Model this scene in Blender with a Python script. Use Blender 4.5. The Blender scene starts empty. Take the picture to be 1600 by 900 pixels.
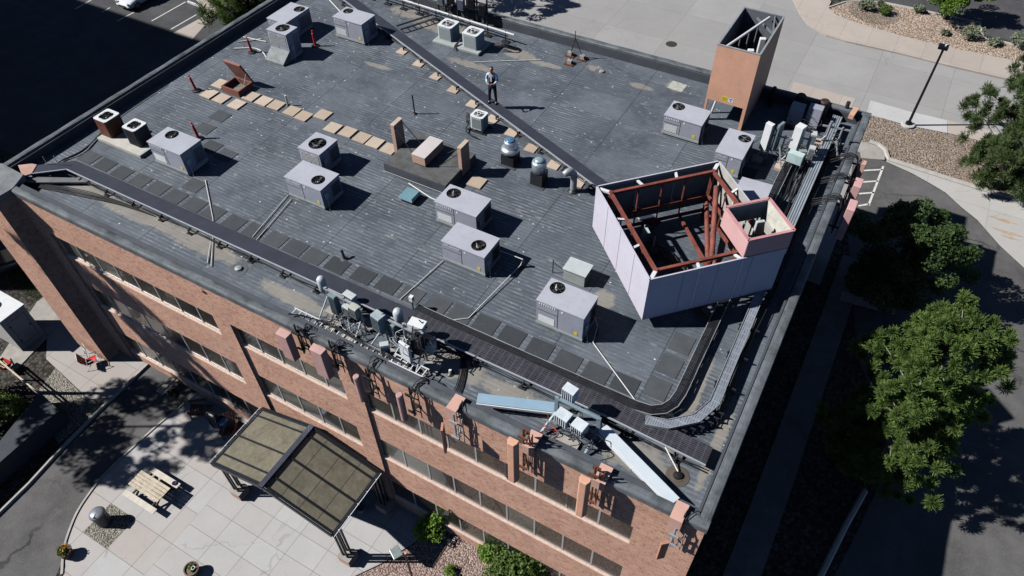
import bpy, math, random
import numpy as np
from mathutils import Vector, Matrix, Euler
R = math.radians
rnd = random.Random(7)
SC = bpy.context.scene
COL = SC.collection

# ------------------------------------------------------------------ camera, sky, sun, exposure
CAM_LOC = Vector((-.337, -9.704, 30.007)); CAM_ROT = Euler((R(41.937), R(.701), R(29.298)), 'XYZ'); FPX = 1134.18
cd = bpy.data.cameras.new('camera'); cam = bpy.data.objects.new('camera', cd); COL.objects.link(cam)
cam.location = CAM_LOC; cam.rotation_euler = CAM_ROT
cd.sensor_width = 36; cd.lens = 36 * FPX / 1600; cd.clip_start = .1; cd.clip_end = 2000
SC.camera = cam
SUN = Vector((-.97, -.54, 1.0)).normalized()          # towards the sun
w = bpy.data.worlds.new("World"); SC.world = w; w.use_nodes = True
nt = w.node_tree; bgn = nt.nodes['Background']; sk = nt.nodes.new('ShaderNodeTexSky'); sk.sky_type = 'NISHITA'; sk.sun_disc = False
sk.sun_elevation = math.asin(SUN.z); sk.sun_rotation = math.atan2(SUN.x, SUN.y); sk.altitude = 5000; sk.dust_density = 0; sk.air_density = .4
nt.links.new(sk.outputs[0], bgn.inputs[0]); bgn.inputs[1].default_value = .1
sl = bpy.data.lights.new('sun', 'SUN'); sl.energy = 5.0; sl.angle = R(.5); sl.color = (1, .975, .94)
so = bpy.data.objects.new('sun', sl); COL.objects.link(so); so.rotation_euler = SUN.to_track_quat('Z', 'Y').to_euler()
vs = SC.view_settings; vs.view_transform = 'Standard'; vs.look = 'None'; vs.exposure = .2; vs.gamma = 1
SC.cycles.max_bounces = 5; SC.cycles.diffuse_bounces = 0; SC.cycles.glossy_bounces = 2; SC.cycles.transmission_bounces = 3
SC.cycles.transparent_max_bounces = 6

# survey helpers: the point where the sight line through a photo pixel meets a real plane of the site
_RM = CAM_ROT.to_matrix()
def ray(px, py): return _RM @ Vector(((px - 800) / FPX, -(py - 450) / FPX, -1))
GZ = 0.
def at(px, py, z=None): d = ray(px, py); return CAM_LOC + d * (((GZ if z is None else z) - CAM_LOC.z) / d.z)
def aty(px, py, y): d = ray(px, py); return CAM_LOC + d * ((y - CAM_LOC.y) / d.y)
def atx(px, py, x): d = ray(px, py); return CAM_LOC + d * ((x - CAM_LOC.x) / d.x)

# ------------------------------------------------------------------ materials
class NT:
    def __init__(s, name):
        s.m = bpy.data.materials.new(name); s.m.use_nodes = True; s.t = s.m.node_tree; s.b = s.t.nodes['Principled BSDF']
        s.pos = s.n('NewGeometry').outputs['Position']
    def n(s, t, **k):
        x = s.t.nodes.new('ShaderNode' + t)
        for a, b in k.items(): setattr(x, a, b)
        return x
    def put(s, sock, v):
        if isinstance(v, bpy.types.NodeSocket): s.t.links.new(v, sock)
        elif v is not None:
            if isinstance(v, (tuple, list)) and len(v) == 3 and sock.type == 'RGBA': v = (*v, 1)
            sock.default_value = v
    def math(s, op, a, b=None, c=None):
        x = s.n('Math', operation=op); s.put(x.inputs[0], a); s.put(x.inputs[1], b)
        if c is not None: s.put(x.inputs[2], c)
        return x.outputs[0]
    def mix(s, f, a, b, mode='MIX'):
        x = s.n('Mix', data_type='RGBA', blend_type=mode); s.put(x.inputs[0], f); s.put(x.inputs[6], a); s.put(x.inputs[7], b); return x.outputs[2]
    def noise(s, scale, detail=3, rough=.55, vec=None, out=0):
        x = s.n('TexNoise'); s.put(x.inputs['Vector'], vec or s.pos); x.inputs['Scale'].default_value = scale; x.inputs['Detail'].default_value = detail; x.inputs['Roughness'].default_value = rough
        return x.outputs[out]
    def vor(s, scale, vec=None, out='Color', feat='F1', rand=1):
        x = s.n('TexVoronoi', feature=feat); s.put(x.inputs['Vector'], vec or s.pos); x.inputs['Scale'].default_value = scale; x.inputs['Randomness'].default_value = rand; return x.outputs[out]
    def ramp(s, f, lo, hi, a=0., b=1.):
        x = s.n('MapRange'); s.put(x.inputs[0], f); x.inputs[1].default_value = lo; x.inputs[2].default_value = hi; s.put(x.inputs[3], a); s.put(x.inputs[4], b); return x.outputs[0]
    def sep(s, v=None): x = s.n('SeparateXYZ'); s.put(x.inputs[0], v or s.pos); return x.outputs
    def comb(s, a=0., b=0., c=0.): x = s.n('CombineXYZ'); s.put(x.inputs[0], a); s.put(x.inputs[1], b); s.put(x.inputs[2], c); return x.outputs[0]
    def bump(s, h, st=.5, d=.02):
        x = s.n('Bump'); s.put(x.inputs['Height'], h); x.inputs['Strength'].default_value = st; x.inputs['Distance'].default_value = d
        s.t.links.new(x.outputs[0], s.b.inputs['Normal'])
    def fin(s, col, rough=.8, metal=0, spec=.35):
        s.put(s.b.inputs['Base Color'], col); s.put(s.b.inputs['Roughness'], rough); s.b.inputs['Metallic'].default_value = metal
        s.b.inputs['Specular IOR Level'].default_value = spec
        return s.m
def tone(c, k): return tuple(min(1, x * k) for x in c)
_mc = {}
def M(name, c=None, rough=.7, metal=0, var=.18, sc=2.5, bump=0, bs=30, spec=.35, dirt=0):
    if name in _mc: return _mc[name]
    t = NT(name)
    f = t.noise(sc, 5, .65)
    col = t.mix(t.ramp(f, .3, .7), tone(c, 1 - var), tone(c, 1 + var))
    if dirt: col = t.mix(t.ramp(t.noise(sc * 3.7, 6, .7), .52, .68, 0, dirt), col, (.16, .14, .11))
    if bump: t.bump(t.noise(bs, 3), bump, .02)
    _mc[name] = t.fin(col, rough, metal, spec); return _mc[name]

def mk_brick(name, tint=1.):
    t = NT(name); s = t.sep(); v = t.comb(t.math('ADD', s[0], s[1]), s[2], 0.)
    b = t.n('TexBrick'); t.put(b.inputs['Vector'], v); b.inputs['Scale'].default_value = 1; b.inputs['Brick Width'].default_value = .2; b.inputs['Row Height'].default_value = .067
    b.inputs['Mortar Size'].default_value = .008; b.inputs['Mortar Smooth'].default_value = .3; b.inputs['Bias'].default_value = -.1
    t.put(b.inputs['Color1'], (.54, .255, .17)); t.put(b.inputs['Color2'], (.70, .385, .265)); t.put(b.inputs['Mortar'], (.62, .50, .42))
    n2 = t.mix(t.ramp(t.noise(.8, 5, .65), .35, .65), (.88, .85, .84), (1.1, 1.08, 1.06))
    c = t.mix(1., b.outputs['Color'], n2, 'MULTIPLY')
    # odd pale and dark bricks
    cell = t.n('TexWhiteNoise'); t.put(cell.inputs['Vector'], t.comb(t.math('FLOOR', t.math('DIVIDE', t.math('ADD', s[0], s[1]), .1)), t.math('FLOOR', t.math('DIVIDE', s[2], .067)), 0.))
    c = t.mix(t.ramp(cell.outputs['Value'], .84, .9, 0, .55), c, (.66, .45, .31))
    c = t.mix(t.ramp(cell.outputs['Value'], .1, .06, 0, .5), c, (.27, .12, .09))
    c = t.mix(t.ramp(t.noise(2.2, 6, .7, vec=t.comb(t.math('MULTIPLY', t.math('ADD', s[0], s[1]), 2.5), t.math('MULTIPLY', s[2], .35), 0.)), .56, .8, 0, .35), c, (.22, .13, .1))
    t.bump(b.outputs['Fac'], .4, -.01)
    return t.fin(c, .88, 0, .2)

def mk_deck():
    t = NT('roof_membrane'); s = t.sep(); x, y = s[0], s[1]
    base = t.mix(t.ramp(t.noise(.55, 6, .62), .35, .66), (.070, .083, .102), (.148, .170, .200))
    base = t.mix(t.ramp(t.noise(3.2, 5, .7), .45, .75, 0, .5), base, (.17, .195, .225))
    rr = t.math('FRACT', t.math('DIVIDE', y, .165))
    rib = t.math('PINGPONG', rr, .5)
    nv = t.comb(t.math('MULTIPLY', x, .75), t.math('MULTIPLY', y, 5.2), 0.)
    ribm = t.math('MULTIPLY', t.ramp(rib, .26, .42), t.ramp(t.noise(1.9, 6, .8, vec=nv), .47, .66))
    area = t.ramp(t.noise(.34, 3, .6), .42, .56, .25, 1)
    # each membrane sheet has its own strength of ribs
    wn = t.n('TexWhiteNoise'); t.put(wn.inputs['Vector'], t.comb(t.math('FLOOR', t.math('DIVIDE', x, 3.3)), t.math('FLOOR', t.math('DIVIDE', y, 1.85)), 0.))
    sheet = t.ramp(wn.outputs['Value'], 0, 1, .25, 1)
    base = t.mix(t.math('MULTIPLY', t.math('MULTIPLY', ribm, area), t.math('MULTIPLY', sheet, .85)), base, (.60, .62, .64))
    base = t.mix(t.math('MULTIPLY', t.ramp(rib, .18, .04), t.math('MULTIPLY', sheet, .5)), base, (.04, .05, .062))
    base = t.mix(t.ramp(wn.outputs['Value'], 0, 1, 0, .35), base, (.07, .085, .105))
    # sheet seams
    sx = t.math('PINGPONG', t.math('FRACT', t.math('DIVIDE', x, 3.3)), .5); sy = t.math('PINGPONG', t.math('FRACT', t.math('DIVIDE', y, 1.85)), .5)
    base = t.mix(t.math('MULTIPLY', t.ramp(sx, .007, .003), .75), base, (.03, .035, .04))
    base = t.mix(t.math('MULTIPLY', t.ramp(sy, .02, .008), .5), base, (.05, .055, .06))
    base = t.mix(t.math('MULTIPLY', t.ramp(sy, .035, .02), t.ramp(t.noise(3, 3), .5, .7, 0, .6)), base, (.33, .34, .34))
    # scuffs and pale specks
    sp = t.math('MULTIPLY', t.ramp(t.vor(2.6, out='Distance'), .11, .05), t.ramp(t.noise(.9, 3), .42, .55))
    base = t.mix(t.math('MULTIPLY', sp, .9), base, (.7, .72, .73))
    sc = t.math('MULTIPLY', t.ramp(t.noise(1, 5, .75, vec=t.comb(t.math('MULTIPLY', x, 1.8), t.math('MULTIPLY', y, 10), 0.)), .6, .72), .55)
    base = t.mix(sc, base, (.6, .61, .61))
    # dried ponds: sandy silt
    acc = None
    for (cx, cy, rx, ry) in [(-24.5, 1.75, 3.2, .42), (-20.8, 1.75, 2.4, .5), (-15.8, 1.3, 2.0, .35), (-9.2, 1.55, 1.8, .55), (-6.5, 1.5, 2.2, .4), (-2.6, 1.35, 1.6, .6),
                             (-21.2, 20.0, 2.6, .7), (-23.9, 20.5, 1.6, .6), (-16.6, 19.6, 1.0, .5), (-12.6, 20.2, .7, .3), (-15.1, 19.4, 1.1, .25), (-8.6, 20.6, .55, .5), (-6.0, 6.6, .5, .5),
                             (-10.1, 19.8, .7, .25), (-22.3, 15.3, .9, .2), (-18.3, 17.6, 1.6, .3), (-1.8, 4.0, .25, 2.4), (-.6, 3.0, .2, 2.2), (-27.6, 1.8, 1.2, .5)]:
        d = t.n('VectorMath', operation='LENGTH'); t.put(d.inputs[0], t.comb(t.math('DIVIDE', t.math('SUBTRACT', x, cx), rx), t.math('DIVIDE', t.math('SUBTRACT', y, cy), ry), 0.))
        v = t.ramp(d.outputs['Value'], 1.25, .55); acc = v if acc is None else t.math('MAXIMUM', acc, v)
    pond = t.ramp(t.math('ADD', acc, t.ramp(t.noise(2.2, 6, .7), .3, .7, -.45, .35)), .35, .75)
    base = t.mix(t.math('MULTIPLY', pond, .6), base, t.mix(t.noise(1.4, 4), (.24, .22, .19), (.44, .39, .32)))
    t.bump(rib, .35, .012)
    return t.fin(base, .62, 0, .35)

def mk_slabs(name, c1, c2, sx, sy, ox, oy, jw=.012, jc=(.08, .075, .07), stain=.25, fine=0):
    t = NT(name); s = t.sep()
    X = t.math('DIVIDE', t.math('SUBTRACT', s[0], ox), sx); Y = t.math('DIVIDE', t.math('SUBTRACT', s[1], oy), sy)
    wn = t.n('TexWhiteNoise'); t.put(wn.inputs['Vector'], t.comb(t.math('FLOOR', X), t.math('FLOOR', Y), 0.))
    c = t.mix(wn.outputs['Value'], c1, c2)
    c = t.mix(t.ramp(t.noise(.45, 6, .7), .38, .7, 0, .35), c, tone(c1, .72))
    c = t.mix(t.ramp(t.noise(7, 5, .7), .3, .8, 0, .2), c, tone(c2, 1.15))
    c = t.mix(t.ramp(t.noise(1.1, 5, .8), .6, .75, 0, stain), c, (.2, .165, .13))
    jx = t.math('PINGPONG', t.math('FRACT', X), .5); jy = t.math('PINGPONG', t.math('FRACT', Y), .5)
    j = t.math('MAXIMUM', t.ramp(jx, jw / sx, jw / sx * .4), t.ramp(jy, jw / sy, jw / sy * .4))
    c = t.mix(t.math('MULTIPLY', j, .8), c, jc)
    # hairline cracks
    cr = t.ramp(t.vor(.28, vec=t.comb(t.math('ADD', s[0], t.math('MULTIPLY', t.noise(1.2), 1.2)), t.math('ADD', s[1], t.math('MULTIPLY', t.noise(1.5), 1.2)), 0.), out='Distance', feat='DISTANCE_TO_EDGE'), .009, .003)
    c = t.mix(t.math('MULTIPLY', t.math('MULTIPLY', cr, t.ramp(t.noise(.22, 2), .52, .6)), .4), c, jc)
    return t.fin(c, .85, 0, .25)

def mk_asphalt(name, c=(.055, .055, .058), crack=.5):
    t = NT(name); s = t.sep()
    col = t.mix(t.ramp(t.noise(.35, 6, .7), .35, .65), tone(c, .75), tone(c, 1.55))
    col = t.mix(t.ramp(t.noise(18, 4, .8), .4, .75, 0, .45), col, tone(c, 2.4))
    col = t.mix(t.ramp(t.noise(1.3, 6, .75), .56, .72, 0, .35), col, tone(c, 2.2))
    w1 = t.comb(t.math('ADD', s[0], t.math('MULTIPLY', t.noise(.8, 5), 2.2)), t.math('ADD', s[1], t.math('MULTIPLY', t.noise(.7, 5, vec=t.comb(s[1], s[0], 3.)), 2.2)), 0.)
    cr = t.ramp(t.vor(.17, vec=w1, out='Distance', feat='DISTANCE_TO_EDGE'), .012, .004)
    col = t.mix(t.math('MULTIPLY', t.math('MULTIPLY', cr, t.ramp(t.noise(.25, 2), .5, .6)), crack), col, (.012, .012, .014))
    t.bump(t.noise(60, 3), .2, .01)
    return t.fin(col, .88, 0, .25)

def mk_gravel(name, cs, scale, rough=.9):
    t = NT(name)
    v = t.n('TexVoronoi'); t.put(v.inputs['Vector'], t.pos); v.inputs['Scale'].default_value = scale
    sp = t.sep(v.outputs['Color'])
    c = t.mix(t.ramp(sp[0], .2, .8), cs[0], cs[1]); c = t.mix(t.ramp(sp[1], .75, .85, 0, .8), c, cs[2]); c = t.mix(t.ramp(sp[2], .8, .88, 0, .8), c, cs[3])
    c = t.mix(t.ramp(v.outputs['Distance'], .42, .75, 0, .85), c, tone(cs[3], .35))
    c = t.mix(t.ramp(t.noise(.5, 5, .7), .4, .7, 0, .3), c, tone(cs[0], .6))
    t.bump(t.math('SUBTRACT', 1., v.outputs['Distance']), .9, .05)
    return t.fin(c, rough, 0, .2)

def mk_leaf(name, c1, c2, sc=1.5):
    t = NT(name); f = t.ramp(t.noise(sc, 4, .7), .35, .65)
    g = t.mix(f, c1, c2); g = t.mix(t.ramp(t.noise(14, 3, .8), .4, .7, 0, .6), g, tone(c2, 1.5))
    m = t.fin(g, .6, 0, .25)
    tr = t.n('BsdfTranslucent'); t.put(tr.inputs[0], tone(c2, 1.3)); ms = t.n('MixShader'); ms.inputs[0].default_value = .22
    out = t.t.nodes['Material Output']; t.t.links.new(t.b.outputs[0], ms.inputs[1]); t.t.links.new(tr.outputs[0], ms.inputs[2]); t.t.links.new(ms.outputs[0], out.inputs[0])
    return m

def mk_slotted(name, c, dark, pitch, across, metal=.3, axis=1):
    """metal tray cover: dark slots running along it"""
    t = NT(name); s = t.sep(); a, b = (s[1], s[0]) if axis else (s[0], s[1])
    st = t.ramp(t.math('PINGPONG', t.math('FRACT', t.math('DIVIDE', a, pitch)), .5), .16, .24)
    if across:
        st = t.math('MULTIPLY', st, t.ramp(t.math('PINGPONG', t.math('FRACT', t.math('DIVIDE', b, across)), .5), .44, .4))
        wn = t.n('TexWhiteNoise'); t.put(wn.inputs['Vector'], t.comb(t.math('FLOOR', t.math('DIVIDE', a, pitch)), t.math('FLOOR', t.math('DIVIDE', b, across)), 0.))
        st = t.math('MULTIPLY', st, t.ramp(wn.outputs['Value'], 0, 1, .55, 1))
    cc = t.mix(t.ramp(t.noise(1.5, 5, .7), .35, .7), tone(c, .8), tone(c, 1.2))
    return t.fin(t.mix(st, cc, dark), .5, metal, .4)

def mk_glass(name, c, rough=.04):
    t = NT(name); s = t.sep()
    col = t.mix(t.ramp(t.noise(.9, 4, .6), .35, .65), tone(c, .8), tone(c, 1.2))
    t.b.inputs['Coat Weight'].default_value = .6; t.b.inputs['Coat Roughness'].default_value = .02
    return t.fin(col, .25, 0, .6)

BR = mk_brick('red_brick'); DECK = mk_deck()
COP = M('bitumen_coping', (.115, .13, .142), .5, 0, .5, 1.6, .3, 8, dirt=.2)
UPST = M('parapet_membrane', (.075, .083, .1), .6, 0, .18, 1.2)
SILL = M('sill_brick', (.60, .43, .34), .85, 0, .22, 9, .4, 12)
ALU = M('window_aluminium', (.5, .5, .49), .4, .3, .08)
GL = [mk_glass('dark_glass', (.018, .019, .018)), mk_glass('green_glass', (.022, .026, .016)), mk_glass('blind_behind_glass', (.10, .10, .085)),
      mk_glass('brown_glass', (.035, .031, .024)), mk_glass('grey_glass', (.035, .037, .034))]
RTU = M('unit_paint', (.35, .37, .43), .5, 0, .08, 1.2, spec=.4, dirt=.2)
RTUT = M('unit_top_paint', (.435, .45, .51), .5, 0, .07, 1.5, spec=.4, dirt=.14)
BASEP = M('base_rail_paint', (.38, .42, .41), .6, 0, .12, 3, dirt=.2)
DARK = M('dark_recess', (.012, .012, .014), .6, 0, .1)
BLK = M('black_rubber', (.02, .021, .025), .45, 0, .2, spec=.5)
MBL = M('dark_painted_steel', (.05, .052, .058), .45, .4, .15)
GALV = M('galvanised_steel', (.40, .42, .44), .5, .35, .15, 4)
WHM = M('white_metal', (.72, .74, .75), .4, 0, .06, 3)
LGR = M('pale_grey_plastic', (.50, .55, .56), .45, 0, .08, 3)
CND = M('condenser_paint', (.56, .63, .62), .45, 0, .06, 3, dirt=.1)
WPVC = M('white_pvc', (.68, .68, .67), .5, 0, .12, 2)
WALKM = M('walkway_sheet', (.045, .05, .068), .5, .1, .15, 1.5)
def mk_random(name, c1, c2, sc=3):
    t = NT(name); o = t.n('ObjectInfo'); c = t.mix(o.outputs['Random'], c1, c2); c = t.mix(t.ramp(t.noise(sc, 5, .7), .35, .7, 0, .5), c, tone(c1, .8)); c = t.mix(t.ramp(t.noise(sc * 4, 5, .8), .55, .7, 0, .4), c, tone(c2, 1.35)); return t.fin(c, .9, 0, .2)
TAN = mk_random('tan_paver', (.46, .37, .29), (.60, .50, .41)); _mc['tan_paver'] = TAN
PADM = mk_random('rubber_pad', (.050, .056, .064), (.095, .104, .116), 2)
PINKA = M('muted_pink_paint', (.50, .31, .28), .65, 0, .12, 3)
PINK = M('pink_paint', (.62, .37, .36), .6, 0, .08, 2)
ORG = M('orange_paint', (.70, .39, .265), .65, 0, .1, 1.1, dirt=.12)
SALM = M('salmon_panel', (.56, .36, .27), .7, 0, .1, 2)
LAV = M('lavender_panel', (.56, .54, .62), .55, 0, .05, .9, dirt=.1)
REDST = M('red_primer_steel', (.22, .06, .045), .65, 0, .45, 2.2, dirt=.6)
WOODP = M('pale_wood', (.60, .52, .40), .8, 0, .2, 6)
BRWN = M('brown_paint', (.16, .06, .035), .55, 0, .15)
REDP = M('red_plastic', (.60, .035, .03), .45, 0, .08)
YEL = M('yellow_sticker', (.75, .60, .05), .5, 0, .03)
WST = M('white_sticker', (.75, .75, .75), .5, 0, .03)
CONC = M('plain_concrete', (.36, .34, .31), .85, 0, .18, 2, .2, 20)
KERB = M('kerb_concrete', (.42, .40, .37), .85, 0, .15, 3, .2, 20)
TRUNK = M('bark', (.16, .12, .09), .9, 0, .25, 6, .5, 15)
PBARK = M('pale_bark', (.34, .31, .28), .9, 0, .25, 6, .5, 15)
PAINT = M('line_paint', (.62, .62, .60), .7, 0, .25, 5)

# ------------------------------------------------------------------ mesh builder
class MB:
    def __init__(s): s.v = []; s.f = []; s.mi = []
    def add(s, vs, fs, m=0):
        s.ad = getattr(s, 'ad', []); s.ad.append((len(s.v), len(s.f)))
        o = len(s.v); s.v += [tuple(v) for v in vs]; s.f += [tuple(i + o for i in f) for f in fs]; s.mi += [m] * len(fs); return s
    def box(s, x0, x1, y0, y1, z0, z1, m=0):
        return s.add([(x0, y0, z0), (x1, y0, z0), (x1, y1, z0), (x0, y1, z0), (x0, y0, z1), (x1, y0, z1), (x1, y1, z1), (x0, y1, z1)],
                     [(0, 3, 2, 1), (4, 5, 6, 7), (0, 1, 5, 4), (1, 2, 6, 5), (2, 3, 7, 6), (3, 0, 4, 7)], m)
    def obox(s, c, sz, rot=(0, 0, 0), m=0):
        q = Euler(rot).to_matrix(); c = Vector(c); a, b, d = [k / 2 for k in sz]
        vs = [c + q @ Vector(p) for p in [(-a, -b, -d), (a, -b, -d), (a, b, -d), (-a, b, -d), (-a, -b, d), (a, -b, d), (a, b, d), (-a, b, d)]]
        return s.add(vs, [(0, 3, 2, 1), (4, 5, 6, 7), (0, 1, 5, 4), (1, 2, 6, 5), (2, 3, 7, 6), (3, 0, 4, 7)], m)
    def beam(s, p0, p1, wd, ht, m=0, up=(0, 0, 1)):
        p0 = Vector(p0); p1 = Vector(p1); d = (p1 - p0).normalized(); u = Vector(up)
        if abs(d.dot(u)) > .98: u = Vector((0, 1, 0))
        a = d.cross(u).normalized() * wd / 2; b = a.cross(d).normalized() * ht / 2
        vs = [p + x for p in (p0, p1) for x in (-a - b, a - b, a + b, -a + b)]
        return s.add(vs, [(0, 1, 2, 3), (7, 6, 5, 4), (0, 4, 5, 1), (1, 5, 6, 2), (2, 6, 7, 3), (3, 7, 4, 0)], m)
    def prism(s, poly, z0, z1, m=0):
        n = len(poly); A = sum(poly[i][0] * poly[(i + 1) % n][1] - poly[(i + 1) % n][0] * poly[i][1] for i in range(n))
        if A < 0: poly = poly[::-1]
        vs = [(p[0], p[1], z0) for p in poly] + [(p[0], p[1], z1) for p in poly]
        return s.add(vs, [tuple(range(n))[::-1], tuple(range(n, 2 * n))] + [(i, (i + 1) % n, n + (i + 1) % n, n + i) for i in range(n)], m)
    def sheet(s, poly, z, m=0):
        n = len(poly); A = sum(poly[i][0] * poly[(i + 1) % n][1] - poly[(i + 1) % n][0] * poly[i][1] for i in range(n))
        if A < 0: poly = poly[::-1]
        return s.add([(p[0], p[1], z) for p in poly], [tuple(range(n))], m)
    def tube(s, pts, r, n=8, m=0, cap=True, r1=None):
        pts = [Vector(p) for p in pts]; L = len(pts); vs = []; prev = None
        for i, p in enumerate(pts):
            d = (pts[min(i + 1, L - 1)] - pts[max(i - 1, 0)]).normalized()
            if prev is None:
                u = Vector((0, 0, 1)) if abs(d.z) < .9 else Vector((1, 0, 0)); a = d.cross(u).normalized()
            else: a = (prev - d * prev.dot(d)).normalized()
            prev = a; b = d.cross(a)
            rr = r if r1 is None else r + (r1 - r) * i / (L - 1)
            vs += [p + (a * math.cos(2 * math.pi * k / n) + b * math.sin(2 * math.pi * k / n)) * rr for k in range(n)]
        fs = [(i * n + k, i * n + (k + 1) % n, (i + 1) * n + (k + 1) % n, (i + 1) * n + k) for i in range(L - 1) for k in range(n)]
        if cap: fs += [tuple(range(n))[::-1], tuple(range((L - 1) * n, L * n))]
        return s.add(vs, fs, m)
    def lathe(s, c, prof, n=20, m=0, cap=True):
        cx, cy, cz = c; vs = [(cx + r * math.cos(2 * math.pi * k / n), cy + r * math.sin(2 * math.pi * k / n), cz + z) for r, z in prof for k in range(n)]
        L = len(prof); fs = [(i * n + k, i * n + (k + 1) % n, (i + 1) * n + (k + 1) % n, (i + 1) * n + k) for i in range(L - 1) for k in range(n)]
        if cap: fs += [tuple(range(n))[::-1], tuple(range((L - 1) * n, L * n))]
        return s.add(vs, fs, m)
    def holed(s, x0, x1, y0, y1, z, cx, cy, r, m=0, n=28, up=True):
        ang = sorted([2 * math.pi * k / n for k in range(n)] + [math.atan2(b - cy, a - cx) % (2 * math.pi) for a in (x0, x1) for b in (y0, y1)])
        inn, out = [], []
        for t in ang:
            c, d = math.cos(t), math.sin(t); k = min([(x1 - cx) / c if c > 1e-9 else (x0 - cx) / c if c < -1e-9 else 1e9, (y1 - cy) / d if d > 1e-9 else (y0 - cy) / d if d < -1e-9 else 1e9])
            inn.append((cx + r * c, cy + r * d, z)); out.append((cx + k * c, cy + k * d, z))
        L = len(ang); fs = [(i, L + i, L + (i + 1) % L, (i + 1) % L) for i in range(L)]
        return s.add(inn + out, fs, m)
    def each(s, name, mats, parent=None, group=1, **k):
        """one object per piece (or per group of consecutive pieces)"""
        ends = s.ad[group::group] + [(len(s.v), len(s.f))]; v0 = f0 = 0; out = []
        for v1, f1 in ends:
            b = MB(); b.v = s.v[v0:v1]; b.f = [tuple(i - v0 for i in f) for f in s.f[f0:f1]]; b.mi = s.mi[f0:f1]; out.append(b.build(name, mats, parent, **k)); v0, f0 = v1, f1
        return out
    def build(s, name, mats, parent=None, smooth=False, bevel=0, world=True):
        me = bpy.data.meshes.new(name)
        off = Vector(parent_world(parent)) if (parent is not None and world) else Vector((0, 0, 0))
        me.from_pydata([(v[0] - off.x, v[1] - off.y, v[2] - off.z) for v in s.v], [], s.f)
        if not isinstance(mats, (list, tuple)): mats = [mats]
        for m in mats: me.materials.append(m)
        if len(mats) > 1: me.polygons.foreach_set('material_index', s.mi)
        if smooth: me.polygons.foreach_set('use_smooth', [True] * len(me.polygons))
        me.update(); o = bpy.data.objects.new(name, me); COL.objects.link(o)
        if parent is not None: o.parent = parent
        if bevel:
            b = o.modifiers.new('bevel', 'BEVEL'); b.width = bevel; b.segments = 2; b.limit_method = 'ANGLE'; b.angle_limit = R(40)
        return o
def parent_world(p):
    v = Vector((0, 0, 0))
    while p is not None: v += p.location; p = p.parent
    return v
def thing(name, label, cat, loc=(0, 0, 0), group=None):
    o = bpy.data.objects.new(name, None); COL.objects.link(o); o.location = loc; o.empty_display_size = .3
    return tag(o, label, cat, group)
def tag(o, label, cat, group=None):
    o['label'] = label; o['category'] = cat
    if group: o['group'] = group
    return o
def struct(name, mb, m, kind='structure', **k): o = mb.build(name, m, **k); o['kind'] = kind; return o
def dup(o, loc=None, parent=None):
    c = o.copy(); COL.objects.link(c)
    if loc is not None: c.location = loc
    if parent is not None: c.parent = parent
    for ch in list(o.children): dup(ch, None, c)
    return c
def bez(p0, p1, p2, n=8):
    p0, p1, p2 = Vector(p0), Vector(p1), Vector(p2); return [p0 * (1 - t) ** 2 + p1 * 2 * t * (1 - t) + p2 * t * t for t in [i / n for i in range(n + 1)]]
def cat_rom(P, n=6):
    P = [Vector(p) for p in P]; Q = [P[0] * 2 - P[1]] + P + [P[-1] * 2 - P[-2]]; out = []
    for i in range(1, len(Q) - 2):
        a, b, c, d = Q[i - 1:i + 3]
        for k in range(n):
            t = k / n; out.append(.5 * (2 * b + (c - a) * t + (2 * a - 5 * b + 4 * c - d) * t * t + (3 * b - a - 3 * c + d) * t ** 3))
    return out + [P[-1]]
D = 10.47           # roof deck level
TOPZ = 11.0         # parapet top
W = 21.86; L = 31.2
def gp(l, z=None): return [tuple(at(*q, z)[:2]) for q in l]

# ================================================================== GROUND
ASP = mk_asphalt('asphalt', (.062, .062, .066)); ASP2 = mk_asphalt('pale_asphalt', (.085, .083, .083), .6)
DRV = mk_slabs('driveway_concrete', (.31, .305, .30), (.355, .35, .345), 4.8, 4.3, -15, 26, .02, (.19, .185, .18), .12)
PAT = mk_slabs('patio_concrete', (.44, .40, .375), (.47, .475, .475), 1.5, 1.5, -23.1, -6.04, .014, (.12, .11, .1), .22)
WLK = mk_slabs('walk_concrete', (.42, .37, .33), (.47, .42, .375), 1.9, 3.0, 0, 0, .014, (.22, .2, .18), .15)
NEWC = mk_slabs('new_concrete', (.50, .50, .50), (.54, .54, .54), 2.6, 3.0, 0, 38.6, .014, (.3, .3, .3), .05)
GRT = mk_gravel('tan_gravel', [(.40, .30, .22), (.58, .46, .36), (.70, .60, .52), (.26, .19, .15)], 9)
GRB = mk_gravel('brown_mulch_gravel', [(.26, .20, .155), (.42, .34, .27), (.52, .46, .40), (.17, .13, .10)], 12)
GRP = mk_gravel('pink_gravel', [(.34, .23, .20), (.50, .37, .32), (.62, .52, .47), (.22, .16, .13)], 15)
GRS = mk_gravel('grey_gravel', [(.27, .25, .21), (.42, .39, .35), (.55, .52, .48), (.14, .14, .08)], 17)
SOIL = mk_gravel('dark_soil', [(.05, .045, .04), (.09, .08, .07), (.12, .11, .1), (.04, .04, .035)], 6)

g = MB().sheet([(-400, -300), (400, -300), (400, 500), (-400, 500)], 0); struct('ground', g, SOIL)
struct('parking_lot', MB().sheet([(-100, 8), (-44, 8), (-44, 30.2), (-100, 30.2)], .006), mk_asphalt('lot_asphalt', (.055, .056, .06), .2))
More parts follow.
